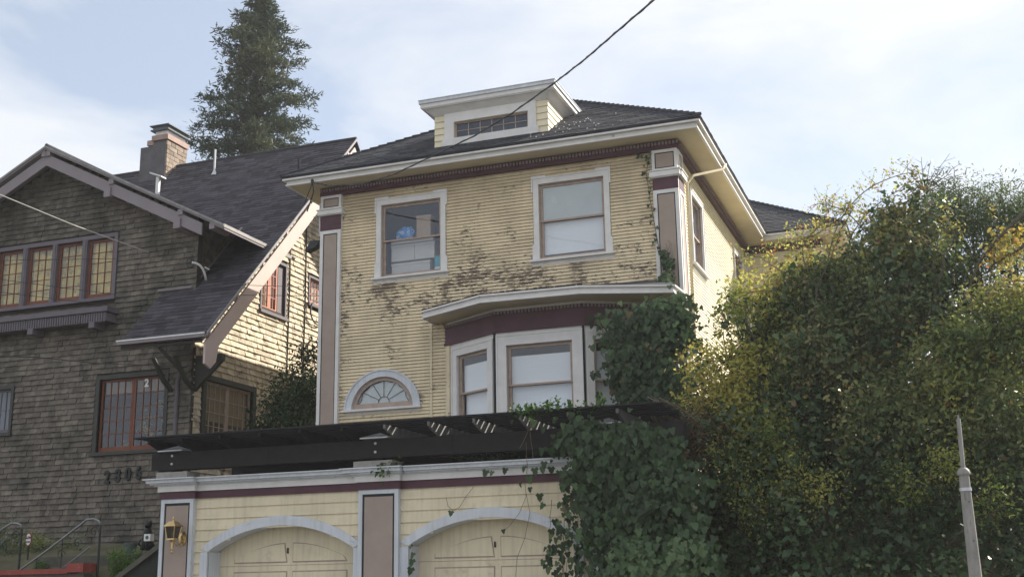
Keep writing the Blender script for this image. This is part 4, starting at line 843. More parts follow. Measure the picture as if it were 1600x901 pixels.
# lower front window
wl = trimmed(bh, FL, lw[0], lw[1], lw[2], lw[3], .10, 'dtrim', label='lower front window with rust-red frame and many small panes')
mid = (lw[0]+lw[1])/2
lights(wl, FL, lw[0], mid-.003, lw[2], lw[3], 4, 5, -.05, 'redsash', fw=.06, bottom=.12); lights(wl, FL, mid+.003, lw[1], lw[2], lw[3], 4, 5, -.05, 'redsash', fw=.06, bottom=.12)
backing(wl, FL, lw[0]+.05, lw[1]-.05, lw[3]-.33, lw[3], -.16, 'rollshade', 'roller_shade')
m = MB(); me = text_mesh('2', .26, .006); o = bpy.data.objects.new('sticker_numeral', me); me.materials.append(MT['whitep']); COL.objects.link(o)
p = FL.at(228, 598); me.transform(Matrix.Translation(FL.P(p[0], -.03, p[1])) @ Matrix.Rotation(math.pi/2, 4, 'X')); adopt(o, wl)
pos, dirs, nn, S_, R_ = blob_leaves([((lw[0]+.6+.5*i, YL+.5, lw[2]+.4+.28*(i % 3)), .22) for i in range(4)], 260, .13, .06, 10)
leaf_mesh('houseplant_leaves', T_OVAL, pos, dirs, nn, S_, R_, 'yel', wl)
ws = trimmed(bh, FL, sw[0], sw[1], sw[2], sw[3], .08, 'dtrim', label='small blue-grey window at the left edge'); lights(ws, FL, sw[0], sw[1], sw[2], sw[3], 5, 2, -.05, 'mtrim', fw=.05); backing(ws, FL, sw[0], sw[1], sw[2], sw[3], -.3, 'room', 'curtain', .02)
# right side windows
wa = trimmed(bh, FS, s1[0], s1[1], s1[2], s1[3], .07, 'mtrim', label='side window with faded red sash and pale curtains'); m_ = (s1[0]+s1[1])/2-.12
lights(wa, FS, s1[0], m_, s1[2], s1[3], 2, 4, -.03, 'pinksash', fw=.07, bottom=.14); lights(wa, FS, m_+.004, s1[1]-.3, s1[2], s1[3], 2, 4, -.03, 'pinksash', fw=.07, bottom=.14)
m = MB(); m.fb(FS, s1[1]-.3, s1[1], -.12, -.02, s1[2], s1[3]); m.build('side_panel', 'mtrim', wa)
backing(wa, FS, s1[0], s1[1]-.3, s1[2], s1[3], -.15, 'netcurtain', 'curtain', .025)
wb2 = trimmed(bh, FS, s2[0], s2[1], s2[2], s2[3], .06, 'mtrim', label='small side window beside the cream house'); lights(wb2, FS, s2[0], s2[0]+.8, s2[2], s2[3], 4, 3, -.03, 'pinksash', fw=.05, bottom=.1); lights(wb2, FS, s2[0]+.804, s2[1], s2[2], s2[3], 4, 3, -.03, 'pinksash', fw=.05, bottom=.1)
backing(wb2, FS, s2[0], s2[1], s2[2], s2[3], -.15, 'netcurtain', 'curtain', .02)
wc = trimmed(bh, FS, s3[0], s3[1], s3[2], s3[3], .13, 'dtrim', label='large shaded side window with brown blind'); m_ = (s3[0]+s3[1])/2
lights(wc, FS, s3[0], m_, s3[2], s3[3], 4, 4, -.05, 'sash', fw=.07); lights(wc, FS, m_+.004, s3[1], s3[2], s3[3], 4, 4, -.05, 'sash', fw=.07)
backing(wc, FS, s3[0], s3[1], s3[2]+.55, s3[3], -.12, 'rollshade', 'roller_shade')
# roofs
shingles([(-17.38, yE, zEv), (XK+.08, yE, zEv), (XK+.08, yR, zR), (-17.38, yR, zR)], bh, 'roof2', exp=.15)
shingles([(-30, YL+.3, zmain(YL+.3)), (-17.39, YL+.3, zmain(YL+.3)), (-17.39, yR, zR), (-30, yR, zR)], bh, 'roof2', exp=.15)
yb_ = 2*yR-yE
m = MB(); m.prism([(-30, yR, zR), (XK+.08, yR, zR), (XK+.08, yb_, zEv), (-30, yb_, zEv)], (0, 0, -.05)); m.build('rear_roof', 'roof2', bh, attr=True)
xEg = ge[0]; zEg = ge[2]
shingles([(xEg, YL+2.6, zEg), (xEg, YG_, zEg), (gxa, YG_, ga[2]), (gxa, YL+5.2, ga[2])], bh, 'roof2', exp=.15)
shingles([(2*gxa-xEg, YG_, zEg), (2*gxa-xEg, YL+2.6, zEg), (gxa, YL+5.2, ga[2]), (gxa, YG_, ga[2])], bh, 'roof2', exp=.15)
m = MB(); m.tube([(-30, yR, zR+.02), (XK+.08, yR, zR+.02)], .05, 6); m.tube([(gxa, YG_, ga[2]+.02), (gxa, YL+4, ga[2]+.02)], .05, 6); m.build('ridge_cap', 'roof2', bh, attr=True)
def gedge(nm, mat, x0, x1, dz0, dz1, y0, y1, sgn=1):
    m = MB(); X = lambda x: gxa+sgn*(x-gxa)
    m.poly(Fr(0, y0, 1, 0), [(X(x0), zgab(x0)+dz0), (X(x1), zgab(x1)+dz0), (X(x1), zgab(x1)+dz1), (X(x0), zgab(x0)+dz1)], -(y1-y0), 0); return m.build(nm, mat, bh)
for sg in (1, -1):
    gedge('roof_edge', 'roofcap', gxa, xEg, -.055, .006, YG_-.025, YG_-.001, sg)
    gedge('roof_deck', 'barge', gxa, xEg-.02, -.10, -.056, YG_, YL+.0, sg)
    gedge('bargeboard', 'barge', gxa, -15.98, -.50, -.20, YG_+.06, YG_+.11, sg)
    for t in (.0, .40, .81, .99):
        x = gxa+.06+(xEg-.35-gxa)*t; X = gxa+sg*(x-gxa); m = MB(); m.box(X-.07, X+.07, YG_+.01, YL, zgab(x)-.24, zgab(x)-.105); m.build('lookout', 'barge', bh)
    for t in (.42, .86):
        x = gxa+(-15.98-gxa)*t; X = gxa+sg*(x-gxa); m = MB(); m.box(X-.10, X+.08, YG_+.0, YL, zgab(x)-.60, zgab(x)-.36); m.build('purlin_end', 'barge', bh)
m = MB(); m.prism([(xEg-.4, YG_+.02, zgab(xEg-.4)-.09), (xEg, YG_+.02, zEg-.09), (xEg, YG_+.02, zEg-.12), (xEg-.4, YG_+.02, zgab(xEg-.4)-.13)], (0, 2, 0)); m.build('eave_board', 'barge', bh)
m = MB(); m.box(xEg-.015, xEg+.01, YG_, YL+2.4, zEg-.07, zEg+.012); m.build('eave_drip_edge', 'roofcap', bh)
# wing side wall above the main roof
FWs = Fr(XW, 0, 0, 1); m = MB(); m.prism([(XW-.15, YL+.02, zmain(YL)-.3), (XW-.15, YL+.02, zgab(XW)-.05), (XW-.15, yE+(zgab(XW)+.2-zEv)/SLM, zgab(XW)-.05)], (.145, 0, 0)); m.build('wing_side_wall', 'wallback', bh)
m = MB(); z = zmain(YL)-.05
while z < zgab(XW)-.08:
    x = YL-.01; e_ = yE+(z-zEv)/SLM+.35
    e_ = max(e_, YL+.3)
    while x < e_: wd = random.uniform(.1, .26); m.lap(FWs, x, x+wd-.005, z, z+.138, .006, .022*(1+random.uniform(-.3, .4)), random.random()); x += wd
    z += .132
m.build('wing_wall_shakes', 'shakes', bh, kind='stuff', attr=True)
m = MB(); a_, b_ = (XW+.02, YL+.02, zmain(YL)+.04), (XW+.02, YL+2.0, zmain(YL+2.0)+.04); m.tube([a_, b_], .03, 6); m.tube([(-17.5, YL-.05, zmain(YL)+.03), (XW+.05, YL-.05, zmain(YL)+.03)], .035, 6); m.build('flashing', 'barge', bh)
# rake board, gutter and brackets of the main roof
FR2 = Fr(XK, 0, 0, 1)
def rake(nm, mat, y0, y1, dz0, dz1, d0, d1, cut=True):
    m = MB(); m.poly(FR2, [(y0, zmain(y0)+dz0), (y1, zmain(y1)+dz0), (y1, zmain(y1)+dz1), (y0, zmain(y0)+dz1)], d0, d1); return m.build(nm, mat, bh)
rake('rake_edge', 'roofcap', yE, yR, -.06, .02, .075, .10); rake('rake_deck', 'barge', yE, yR-.1, -.14, -.062, -1.2, .03)
m = MB(); y0 = yE+.05
m.poly(FR2, [(y0, zmain(y0)-.72), (y0+.22, zmain(y0)-.80), (y0+.42, zmain(y0)-.62), (y0+.50, zmain(y0+.5)-.76), (yR, zR-.70), (yR, zR-.24), (y0, zmain(y0)-.24)], -.02, .035); m.build('rake_board', 'pinkboard', bh)
m = MB(); m.poly(FR2, [(yR, zR-.70), (yR, zR-.24), (yR+2, zR-.24-2*SLM), (yR+2, zR-.70-2*SLM)], -.02, .035); m.build('rake_board', 'pinkboard', bh)
y = yE+.2
while y < yR: m = MB(); m.fb(FR2, y, y+.14, -1.2, .02, zmain(y)-.24, zmain(y)-.13); m.build('lookout', 'pinkboard', bh); y += 1.05
m = MB(); m.box(-17.42, XK+.08, yE-.10, yE-.005, zEv-.10, zEv-.02); g_ = m.build('gutter', 'barge', bh); m = MB(); m.box(-17.43, XK+.09, yE-.115, yE-.09, zEv-.03, zEv+.0); m.build('gutter_lip', 'whitemetal', g_)
m = MB(); m.prism([(-17.38, yE, zEv-.11), (-17.38, YL, zmain(YL)-.11), (-17.38, YL, zmain(YL)-.2), (-17.38, yE, zEv-.2)], (2.15, 0, 0)); m.build('skirt_soffit', 'wallback', bh)
for x in (-17.0, -16.42):
    m = MB(); m.tube([(x, YL, zEv-.95), (x, YL-.35, zEv-.75), (x, YL-.75, zEv-.30)], [.05, .06, .05], 6); m.build('eave_bracket', 'dtrim', bh)
m = MB(); m.fb(FS, YL+.05, YL+.2, .0, .75, zEv-.3, zEv-.15); m.prism([FS.P(YL+.05, 0, zEv-1.0), FS.P(YL+.05, .75, zEv-.3), FS.P(YL+.05, 0, zEv-.3)], (0, .12, 0)); m.build('corner_bracket', 'dtrim', bh)
dsx = FL.at(279, 620)[0]; m = MB(); m.tube([(dsx+.25, yE+.3, zEv-.15), (dsx+.1, YL-.12, zEv-.5), (dsx, YL-.07, zEv-.75), (dsx-.02, YL-.07, 2.4)], .045, 8); m.build('downspout', 'mtrim', bh)
m = MB(); m.fb(FS, YL+.0, YL+.06, 0.0, .035, 2.4, 7.2); m.build('corner_board', 'wallback', bh)
# chimney, vents
cx0, cx1, cy0, cy1 = -22.12, -21.17, 28.35, 29.35
m = MB(); m.box(cx0, cx1-.06, cy0, cy1, 13.2, 14.66); m.box(cx0+.28, cx1-.06, cy0+.02, cy1, 14.661, 14.82); ch = m.build('chimney', 'parge', bh)
z = 13.3
while z < 14.75:
    y = cy0-.0; k = 0
    while y < cy1-.03: wd = .21 if y > cy0 else random.uniform(.1, .21); y1 = min(y+wd, cy1); m = MB(); m.box(cx1-.06, cx1+random.uniform(-.008, .006), y+.006, y1-.006, z+.006, z+.128); m.build('brick', 'brick', ch); y = y1
    z += .135
m = MB(); m.box(cx0+.40, cx1+.03, cy0-.03, cy1+.02, 14.8205, 14.98); m.box(cx0+.22, cx0+.45, cy0-.0, cy0+.5, 14.70, 14.86); m.build('chimney_cap', 'clay', ch)
m = MB(); m.box(cx0+.48, cx1-.05, cy0+.04, cy1-.05, 14.9805, 15.12); m.build('chimney_collar', 'whitemetal', ch)
m = MB(); m.box(cx0+.36, cx1+.05, cy0-.06, cy1+.04, 15.1205, 15.16); m.box(cx0+.42, cx1-.01, cy0-.02, cy1, 15.161, 15.26); m.box(cx0+.34, cx1+.07, cy0-.08, cy1+.06, 15.2605, 15.29); m.build('chimney_cowl', 'pot', ch)
def vent(p, h, r, nm='roof_vent', mat='metal', cap=False):
    m = MB(); m.tube([p, (p[0], p[1], p[2]+h)], r, 8)
    if cap: m.lathe([(0, 0), (r*3, 0), (r*1.2, r*3), (0, r*3)], (p[0], p[1], p[2]+h), 10)
    m.lathe([(r*3.5, -.05), (r*1.6, .06), (r*1.2, .1)], p, 10); m.build(nm, mat, bh)
vy = 27.2; vx = at(248, 268, Y=vy)[0]; m = MB(); m.box(vx-.05, vx+.05, vy-.04, vy+.04, zmain(vy)-.1, zmain(vy)+.75); m.prism([(vx-.22, vy-.12, zmain(vy)+.86), (vx+.18, vy-.12, zmain(vy)+.70), (vx+.18, vy-.12, zmain(vy)+.74), (vx-.22, vy-.12, zmain(vy)+.90)], (0, .24, 0)); m.build('capped_flue', 'whitemetal', bh)
vy = 28.2; vent((at(336, 245, Y=vy)[0], vy, zmain(vy)), .75, .03)
vy = 27.6; vent((at(467, 258, Y=vy)[0], vy, zmain(vy)), .42, .035, mat='roof2')
# white pipe added along the bright arc edge of the sunlit wall patch
p0 = at(301, 411, Y=YL-.1); p1 = at(322, 432, Y=YL+.05)
gp = thing('sunlit_edge_pipe', tuple(p0), 'white curved pipe tracing a sunlit edge, with round bracket, at the corner of the shingled gable wing', 'pipe')
m = MB(); k = [(300, 410), (306, 411), (312, 414), (317, 420), (320, 428), (322, 438)]
m.tube([tuple(at(a, b, Y=YL-.12+.07*i)) for i, (a, b) in enumerate(k)], .03, 8); m.build('pipe', 'whitemetal', gp, smooth=True)
m = MB(); c_ = at(299, 410, Y=YL-.1); m.tube([(c_[0]+.1*math.cos(a)-.03, c_[1], c_[2]+.13*math.sin(a)) for a in [i*.52 for i in range(13)]], .010, 6); m.tube([(c_[0], c_[1], c_[2]-.03), (c_[0]+.02, c_[1], c_[2]+.2)], .012, 6); m.build('bracket_ring', 'iron', gp)
m = MB(); m.tube([tuple(at(320, 417, Y=YL)), tuple(at(327, 421, Y=YL+.1))], .02, 6); m.build('stub', 'whitemetal', gp)
# house number
me_all = []
for i, ch_ in enumerate('2806'):
    me = text_mesh(ch_, .34, .02); me.materials.append(MT['iron']); me.name = 'number_digit'; o = bpy.data.objects.new('number_digit', me); COL.objects.link(o)
    p = FL.at(170+16.3*i, 746-2.2*i); me.transform(Matrix.Translation(FL.P(p[0], .06, p[1])) @ Matrix.Rotation(math.pi/2, 4, 'X') @ Matrix.Diagonal((.9, 1.2, 1, 1))); adopt(o, bh)
# cables down the side wall, hoop, floodlight
for i, (a, b) in enumerate((((437, 395), (455, 560)), ((474, 370), (468, 560)))):
    p = FS.at(449 if i == 0 else 474, 450); m = MB(); m.tube([FS.P(p[0], .05, 12.0 if i else 11.2), FS.P(p[0]+.03, .05, 9.5), FS.P(p[0], .05, 7.0)], .022, 6); setp(m.build('wall_conduit', 'wire'), 'dark conduit running down the sunlit shingle wall, %s of the pair' % ('farther right' if i else 'farther left'), 'conduit', 'conduits on the shingle side wall')
c_ = FS.at(491, 490); m = MB(); m.tube([FS.P(c_[0]+.42*math.cos(a), .12, c_[1]+.33*math.sin(a)) for a in [i*math.pi/12 for i in range(25)]], .022, 6); setp(m.build('garden_hose_coil', 'wire'), 'black hoop hanging on the sunlit shingle wall beside the cream house', 'hoop')
fl = at(499, 384, X=XL-.12); fl = thing('floodlight', (XL, 22.7, 8.9), 'small dark floodlight on the left corner of the cream house', 'light')
p = at(498, 385, Y=22.65); m = MB(); m.box(XL-.10, XL, 22.6, 22.7, p[2]-.04, p[2]+.08); m.build('mount', 'iron', fl)
m = MB(); m.add([(XL-.42, 22.50, p[2]-.12), (XL-.14, 22.50, p[2]-.02), (XL-.14, 22.72, p[2]-.02), (XL-.42, 22.72, p[2]-.12), (XL-.32, 22.53, p[2]+.12), (XL-.08, 22.53, p[2]+.10), (XL-.08, 22.7, p[2]+.10), (XL-.32, 22.7, p[2]+.12)], [(0, 3, 2, 1), (4, 5, 6, 7), (0, 1, 5, 4), (1, 2, 6, 5), (2, 3, 7, 6), (3, 0, 4, 7)]); m.build('lamp_head', 'iron', fl)
# ============================================================ WIRES
wires = []
def cable(pts, r, mat, label, name='overhead_wire', sag=0.0, n=14, twist=False):
    P = []
    for i in range(len(pts)-1):
        a, b = Vector(pts[i]), Vector(pts[i+1])
        for k in range(n): t = k/n; q = a.lerp(b, t); q.z -= sag*4*t*(1-t)*(1 if i == len(pts)-2 or len(pts) == 2 else .3); P.append(q)
    P.append(Vector(pts[-1])); m = MB(); m.tube(P, r, 6)
    if twist:
        u = []
        for k in range(len(P)*10-10): i, t = divmod(k, 10); q = P[i].lerp(P[i+1], t/10); a = k*.45; u.append(q+Vector((math.cos(a)*r*.9, 0, math.sin(a)*r*.9)))
        m.tube(u, r*.6, 5)
    return setp(m.build(name, mat), label, 'cable')
cp = [at(x, y, Y=Y) for x, y, Y in ((488, 285, 21.82), (515, 290, 21.7), (560, 288.5, 21.3), (612, 274, 20.7), (665, 249, 20.0), (740, 213, 18.8), (800, 177, 17.8), (870, 127, 16.4), (915, 92, 15.4), (960, 53, 14.2), (1022, 0, 12.8), (1100, -70, 10.5))]
cable([tuple(p) for p in cp], .0135, 'wire', 'thick twisted cable rising from the left eave corner across the dormer', n=3, twist=True)
cable([tuple(at(-20, 296, Y=19.5)), tuple(at(116, 352, Y=21.3)), tuple(at(232, 394, Y=YL-.2))], .014, 'wirel', 'pale straight cable running down from the left edge across the gable of the brown house', n=6)
cable([tuple(at(-10, 556, Y=21)), tuple(at(60, 558, Y=22)), tuple(at(150, 567, Y=23)), tuple(at(292, 573, Y=YL-.15))], .010, 'wire', 'thin slack black cable over the lower shingles of the brown house', n=6)
for i, (a, b, c) in enumerate((((-10, 407), (180, 404), 21), ((-10, 435), (180, 460), 21.5), ((-10, 455), (182, 478), 21.2))):
    cable([tuple(at(*a, Y=c)), tuple(at(*b, Y=YL-.3))], .007, 'wire', ('uppermost', 'middle', 'lowest')[i]+' of three thin wires across the casement row of the brown house', n=4)
for i, (a, b) in enumerate((((370, 445), (500, 449)), ((372, 461), (500, 462)))):
    cable([tuple(at(*a, X=XK+.1)), tuple(at(b[0], b[1], X=XL-.05))], .006, 'wire', ('upper' if i == 0 else 'lower')+' thin wire from the pale rake board to the cream house corner', n=3)
ins = thing('service_drop_bracket', (XL-.45, 21.9, 10.1), 'metal cable bracket with hanging leads under the left eave corner of the cream house', 'bracket')
q = at(488, 283, Y=21.84); m = MB(); m.tube([q, at(490, 300, Y=21.9), at(484, 318, Y=22.2), at(480, 330, Y=22.6)], .016, 6); m.tube([at(489, 284, Y=21.84), at(478, 312, Y=22.1), at(474, 322, Y=22.3)], .009, 5); m.lathe([(0, -.05), (.03, -.04), (.035, 0), (.03, .04), (0, .05)], q, 8); m.build('cable_leads', 'wire', ins)
m = MB(); w_ = at(508, 322, Y=22.5); m.tube([at(490, 340, Y=22.4), at(500, 335, Y=22.45), at(508, 322, Y=22.5)], .016, 6); m.tube([(XL-.08, 22.52, 9.95), (XL-.08, 22.52, 9.2)], .02, 6); m.build('meter_pipe', 'metal', ins)
# ============================================================ FRONT YARD AT LEFT
def railing(px_pts, Y, postpx, base, label, low):
    r = thing('stair_railing', tuple(at(*postpx[1], Y=Y)), label, 'railing', 'wrought iron railings on the steps')
    pts = [tuple(at(a, b, Y=Y)) for a, b in px_pts]
    m = MB(); m.tube(pts, .022, 8); m.build('handrail', 'rail', r, smooth=True)
    a, b = at(*postpx[0], Y=Y), at(*postpx[1], Y=Y); m = MB(); m.tube([tuple(a), (a[0], a[1], base)], .022, 6); m.build('newel', 'iron', r)
    m = MB(); m.tube([tuple(at(*q_, Y=Y)) for q_ in low], .015, 6); m.build('lower_rail', 'rail', r)
    for k in (1, 2, 3):
        m = MB(); c = Vector(at(postpx[0][0]-10-26*(k-1), postpx[0][1]+10+18*(k-1), Y=Y)); pp = []
        for i in range(20): aa = i*.42; rr = .10*(1-i/24); pp.append((c.x+rr*math.cos(aa), c.y, c.z+rr*math.sin(aa)))
        m.tube(pp, .008, 5); m.build('scroll', 'iron', r)
        e = Vector(pts[0]).lerp(Vector(pts[2]), 1-.3*k+.1); m = MB(); m.tube([e, (e.x, e.y, e.z-.75)], .010, 5); m.build('baluster', 'iron', r)
railing([(-8, 918), (70, 862), (125, 820), (136, 811), (146, 810), (154, 813), (157, 820)], 18.9, [(157, 820), (156, 880)], 1.9, 'iron stair railing ending in a scroll in front of the shingle wall, nearer the garage', [(75, 903), (108, 879), (141, 854)])
railing([(-30, 850), (-5, 832), (8, 823), (18, 817), (26, 817), (32, 819), (34, 826)], 19.3, [(34, 826), (31, 875)], 2.0, 'iron stair railing with curled top at the far left edge beside the round sign', [(-20, 868), (0, 850), (12, 838)])
sg = thing('yard_sign', tuple(at(45, 862, Y=19.6)), 'small oval white sign with dark rim on a stake by the left railing', 'sign'); c = at(45, 842, Y=19.6)
m = MB(); m.poly(Fr(0, 19.6, 1, 0), [(c[0]+.075*math.cos(a), c[2]+.135*math.sin(a)) for a in [i*math.pi/12 for i in range(24)]], 0, .012); bd = m.build('sign_board', 'redpaint', sg)
m = MB(); m.poly(Fr(0, 19.6, 1, 0), [(c[0]+.058*math.cos(a), c[2]+.112*math.sin(a)) for a in [i*math.pi/12 for i in range(24)]], .012, .016); m.build('sign_face', 'whitep', bd)
for tx, sz, dz in (('SLOW', .045, .03),): me = text_mesh(tx, sz, .002); me.materials.append(MT['blackm']); o = bpy.data.objects.new('sign_lettering', me); COL.objects.link(o); me.transform(Matrix.Translation((c[0], 19.581, c[2]+dz)) @ Matrix.Rotation(math.pi/2, 4, 'X') @ Matrix.Diagonal((1, 1.6, 1, 1))); adopt(o, bd)
m = MB(); m.box(c[0]-.045, c[0]-.01, 19.577, 19.583, c[2]-.06, c[2]-.035); m.box(c[0]+.0, c[0]+.045, 19.577, 19.583, c[2]-.06, c[2]-.035); m.build('sign_small_line', 'blackm', bd)
m = MB(); m.box(c[0]-.012, c[0]+.012, 19.602, 19.62, 1.6, c[2]+.05); m.build('stake', 'iron', sg)
# planter wall and stair parapet
pw = thing('planter_wall', (-16.5, 18.7, 1.2), 'low planter wall with red painted coping at the bottom left corner', 'wall')
a, b = at(-40, 892, Y=18.7), at(112, 885, Y=18.7); m = MB(); m.box(a[0], b[0]+.35, 18.62, 18.85, 0, b[2]-.12); m.build('wall_body', 'stone', pw)
m = MB(); m.box(a[0], b[0], 18.58, 18.9, b[2]-.1195, b[2]-.03); m.box(b[0]+.001, b[0]+.38, 18.55, 19.0, b[2]-.1, b[2]+.06); m.build('coping', 'redpaint', pw)
pa = thing('stair_parapet', (-13.8, 18.6, 1.5), 'sloping concrete stair parapet running down to the left from the garage corner', 'wall')
a, b = at(256, 845, Y=18.3), at(150, 925, Y=18.3); m = MB(); m.prism([(a[0], 18.3, a[2]-.10), (b[0], 18.3, b[2]-.10), (b[0], 18.3, -.1), (a[0], 18.3, -.1)], (0, .3, 0)); m.build('parapet_body', 'darkstone', pa)
m = MB(); m.prism([(a[0], 18.22, a[2]-.0995), (b[0], 18.22, b[2]-.0995), (b[0], 18.22, b[2]), (a[0], 18.22, a[2])], (0, .42, 0)); m.build('parapet_cap', 'stone', pa)
# pot
c = at(204, 866, Y=19.6); pt = thing('plant_pot', (c[0], 19.6, c[2]), 'grey tapered plant pot on the ledge left of the black figurine', 'pot')
m = MB(); m.lathe([(.085, 0), (.12, .19), (.135, .19), (.135, .225), (.115, .225), (.10, .17), (0, .17)], (c[0], 19.6, c[2]), 16); m.build('pot', 'pot', pt, smooth=False)
m = MB(); m.lathe([(0, .171), (.098, .172), (0, .185)], (c[0], 19.6, c[2]), 16); m.build('soil', 'soil', pt)
m = MB(); m.box(-17.0, -13.3, 19.35, 20.2, c[2]-.3, c[2]-.004); setp(m.build('stone_ledge', 'stone'), 'concrete ledge under the grey pot and black figurine', 'ledge')
# black cat figurine with white lantern box
c = at(231, 858, Y=19.5); zf = c[2]; cx_, cy_ = c[0], 19.5
cat = thing('cat_figurine', (cx_, cy_, zf), 'black seated cat figurine at the garage corner holding a white box', 'figurine')
bm_ = bmesh.new()
def ell(c0, r, rot=None):
    g = bmesh.ops.create_uvsphere(bm_, u_segments=16, v_segments=10, radius=1); M_ = Matrix.Translation(c0) @ (rot or Matrix.Identity(4)) @ Matrix.Diagonal((*r, 1)); bmesh.ops.transform(bm_, matrix=M_, verts=g['verts'])
ell((cx_, cy_, zf+.17), (.10, .12, .19)); ell((cx_+.0, cy_-.03, zf+.32), (.075, .085, .13)); ell((cx_+.02, cy_-.05, zf+.46), (.072, .08, .07)); ell((cx_+.03, cy_-.12, zf+.445), (.035, .04, .03))
for sx in (-1, 1):
    g = bmesh.ops.create_cone(bm_, segments=8, radius1=.028, radius2=.002, depth=.08, cap_ends=True); bmesh.ops.transform(bm_, matrix=Matrix.Translation((cx_+.02+sx*.042, cy_-.04, zf+.54)), verts=g['verts'])
    ell((cx_+sx*.045, cy_-.10, zf+.12), (.026, .03, .15)); ell((cx_+sx*.045, cy_-.13, zf+.015), (.03, .05, .02)); ell((cx_+sx*.075, cy_-.0, zf+.06), (.05, .10, .07))
me = bpy.data.meshes.new('cat_body'); bm_.to_mesh(me); bm_.free(); me.materials.append(MT['blackm']); o = bpy.data.objects.new('cat_body', me); COL.objects.link(o); adopt(o, cat)
rm = o.modifiers.new('r', 'REMESH'); rm.mode = 'VOXEL'; rm.voxel_size = .012; rm.use_smooth_shade = True
m = MB(); m.tube([(cx_-.05, cy_+.08, zf+.03), (cx_-.16, cy_+.02, zf+.04), (cx_-.17, cy_-.06, zf+.12), (cx_-.13, cy_-.05, zf+.2)], [.025, .022, .018, .012], 8); m.build('tail', 'blackm', cat, smooth=True)
m = MB(); m.box(cx_+.06, cx_+.20, cy_-.22, cy_-.10, zf+.15, zf+.28); bx = setp(m.build('lantern_box', 'whitep'), 'small white box with a grey round mark held beside the black cat figurine', 'box')
m = MB(); m.lathe([(0, 0), (.035, 0), (.035, .004), (0, .004)], (0, 0, 0), 16); o = m.build('round_mark', 'pot', bx); o.data.transform(Matrix.Translation((cx_+.13, cy_-.2205, zf+.215)) @ Matrix.Rotation(math.pi/2, 4, 'X'))
# ============================================================ PLANTS
def plant(name, label, cat, loc, blobs, n, size, tpl, mat, group=None, stems=6, clump=.12, per=18, rb=0.0, shell=(.3, 1.05), stemmat='twig', sr=.02, front=.5):
    t = thing(name, loc, label, cat, group)
    m = MB()
    for k in range(stems):
        b = blobs[k % len(blobs)]; tgt = Vector(b[0])+Vector((random.uniform(-.6, .6), random.uniform(-.6, .6), random.uniform(-.3, .8)))*b[1]
        limb(m, (loc[0]+random.uniform(-.1, .1), loc[1]+random.uniform(-.1, .1), loc[2]), tgt, sr, sr*.25)
    m.build('stem', stemmat, t)
    pos, dirs, nn, S_, R_ = blob_leaves(blobs, n, size, clump, per, shell, rb=rb, front=front)
    leaf_mesh('foliage', tpl, pos, dirs, nn, S_, R_, mat, t)
    return t
def B(px_, py_, Y, r): return (tuple(at(px_, py_, Y=Y)), r)
plant('garden_shrub', 'loose green shrub behind the iron railing in front of the shingle wall', 'shrub', tuple(at(60, 905, Y=20.2)), [B(20, 858, 20.2, .35), B(60, 862, 20.3, .3), B(100, 868, 20.4, .32), B(130, 878, 20.3, .25)], 2600, .06, T_OVAL, 'mix', clump=.09)
plant('garden_shrub', 'small bright green shrub behind the red coping', 'shrub', tuple(at(75, 900, Y=19.3)), [B(68, 886, 19.3, .13), B(82, 889, 19.3, .12)], 900, .035, T_OVAL, 'bright', clump=.05)
plant('flowering_plant', 'dull reddish tufted plant just right of the small oval sign', 'plant', tuple(at(55, 880, Y=20.6)), [B(57, 845, 20.6, .22)], 500, .07, T_NEED, 'yel', clump=.08)
plant('garden_shrub', 'low bright green weeds below the grey plant pot', 'plant', tuple(at(190, 900, Y=19.1)), [B(184, 880, 19.1, .16), B(196, 874, 19.2, .14), B(180, 895, 19.0, .14)], 1300, .045, T_OVAL, 'bright', clump=.06)
plant('garden_shrub', 'tall weedy plant at the left frame edge beside the railing', 'plant', tuple(at(-10, 880, Y=20.8)), [B(0, 830, 20.8, .28), B(-14, 850, 20.8, .3)], 700, .07, T_NEED, 'mix', clump=.1)
side = plant('evergreen_shrub', 'tall dark evergreen shrub in the gap between the two houses', 'shrub', (-14.6, 25.2, 3.3), [B(466, 640, 24.6, .9), B(452, 655, 24.6, .8), B(478, 600, 24.9, .62), B(470, 570, 25.2, .42), B(486, 560, 25.2, .40), B(448, 690, 24.6, .9), B(480, 700, 24.6, .9)], 16000, .085, T_OVAL, 'ivy', clump=.13, sr=.04, rb=-.15, shell=(.2, 1.05))
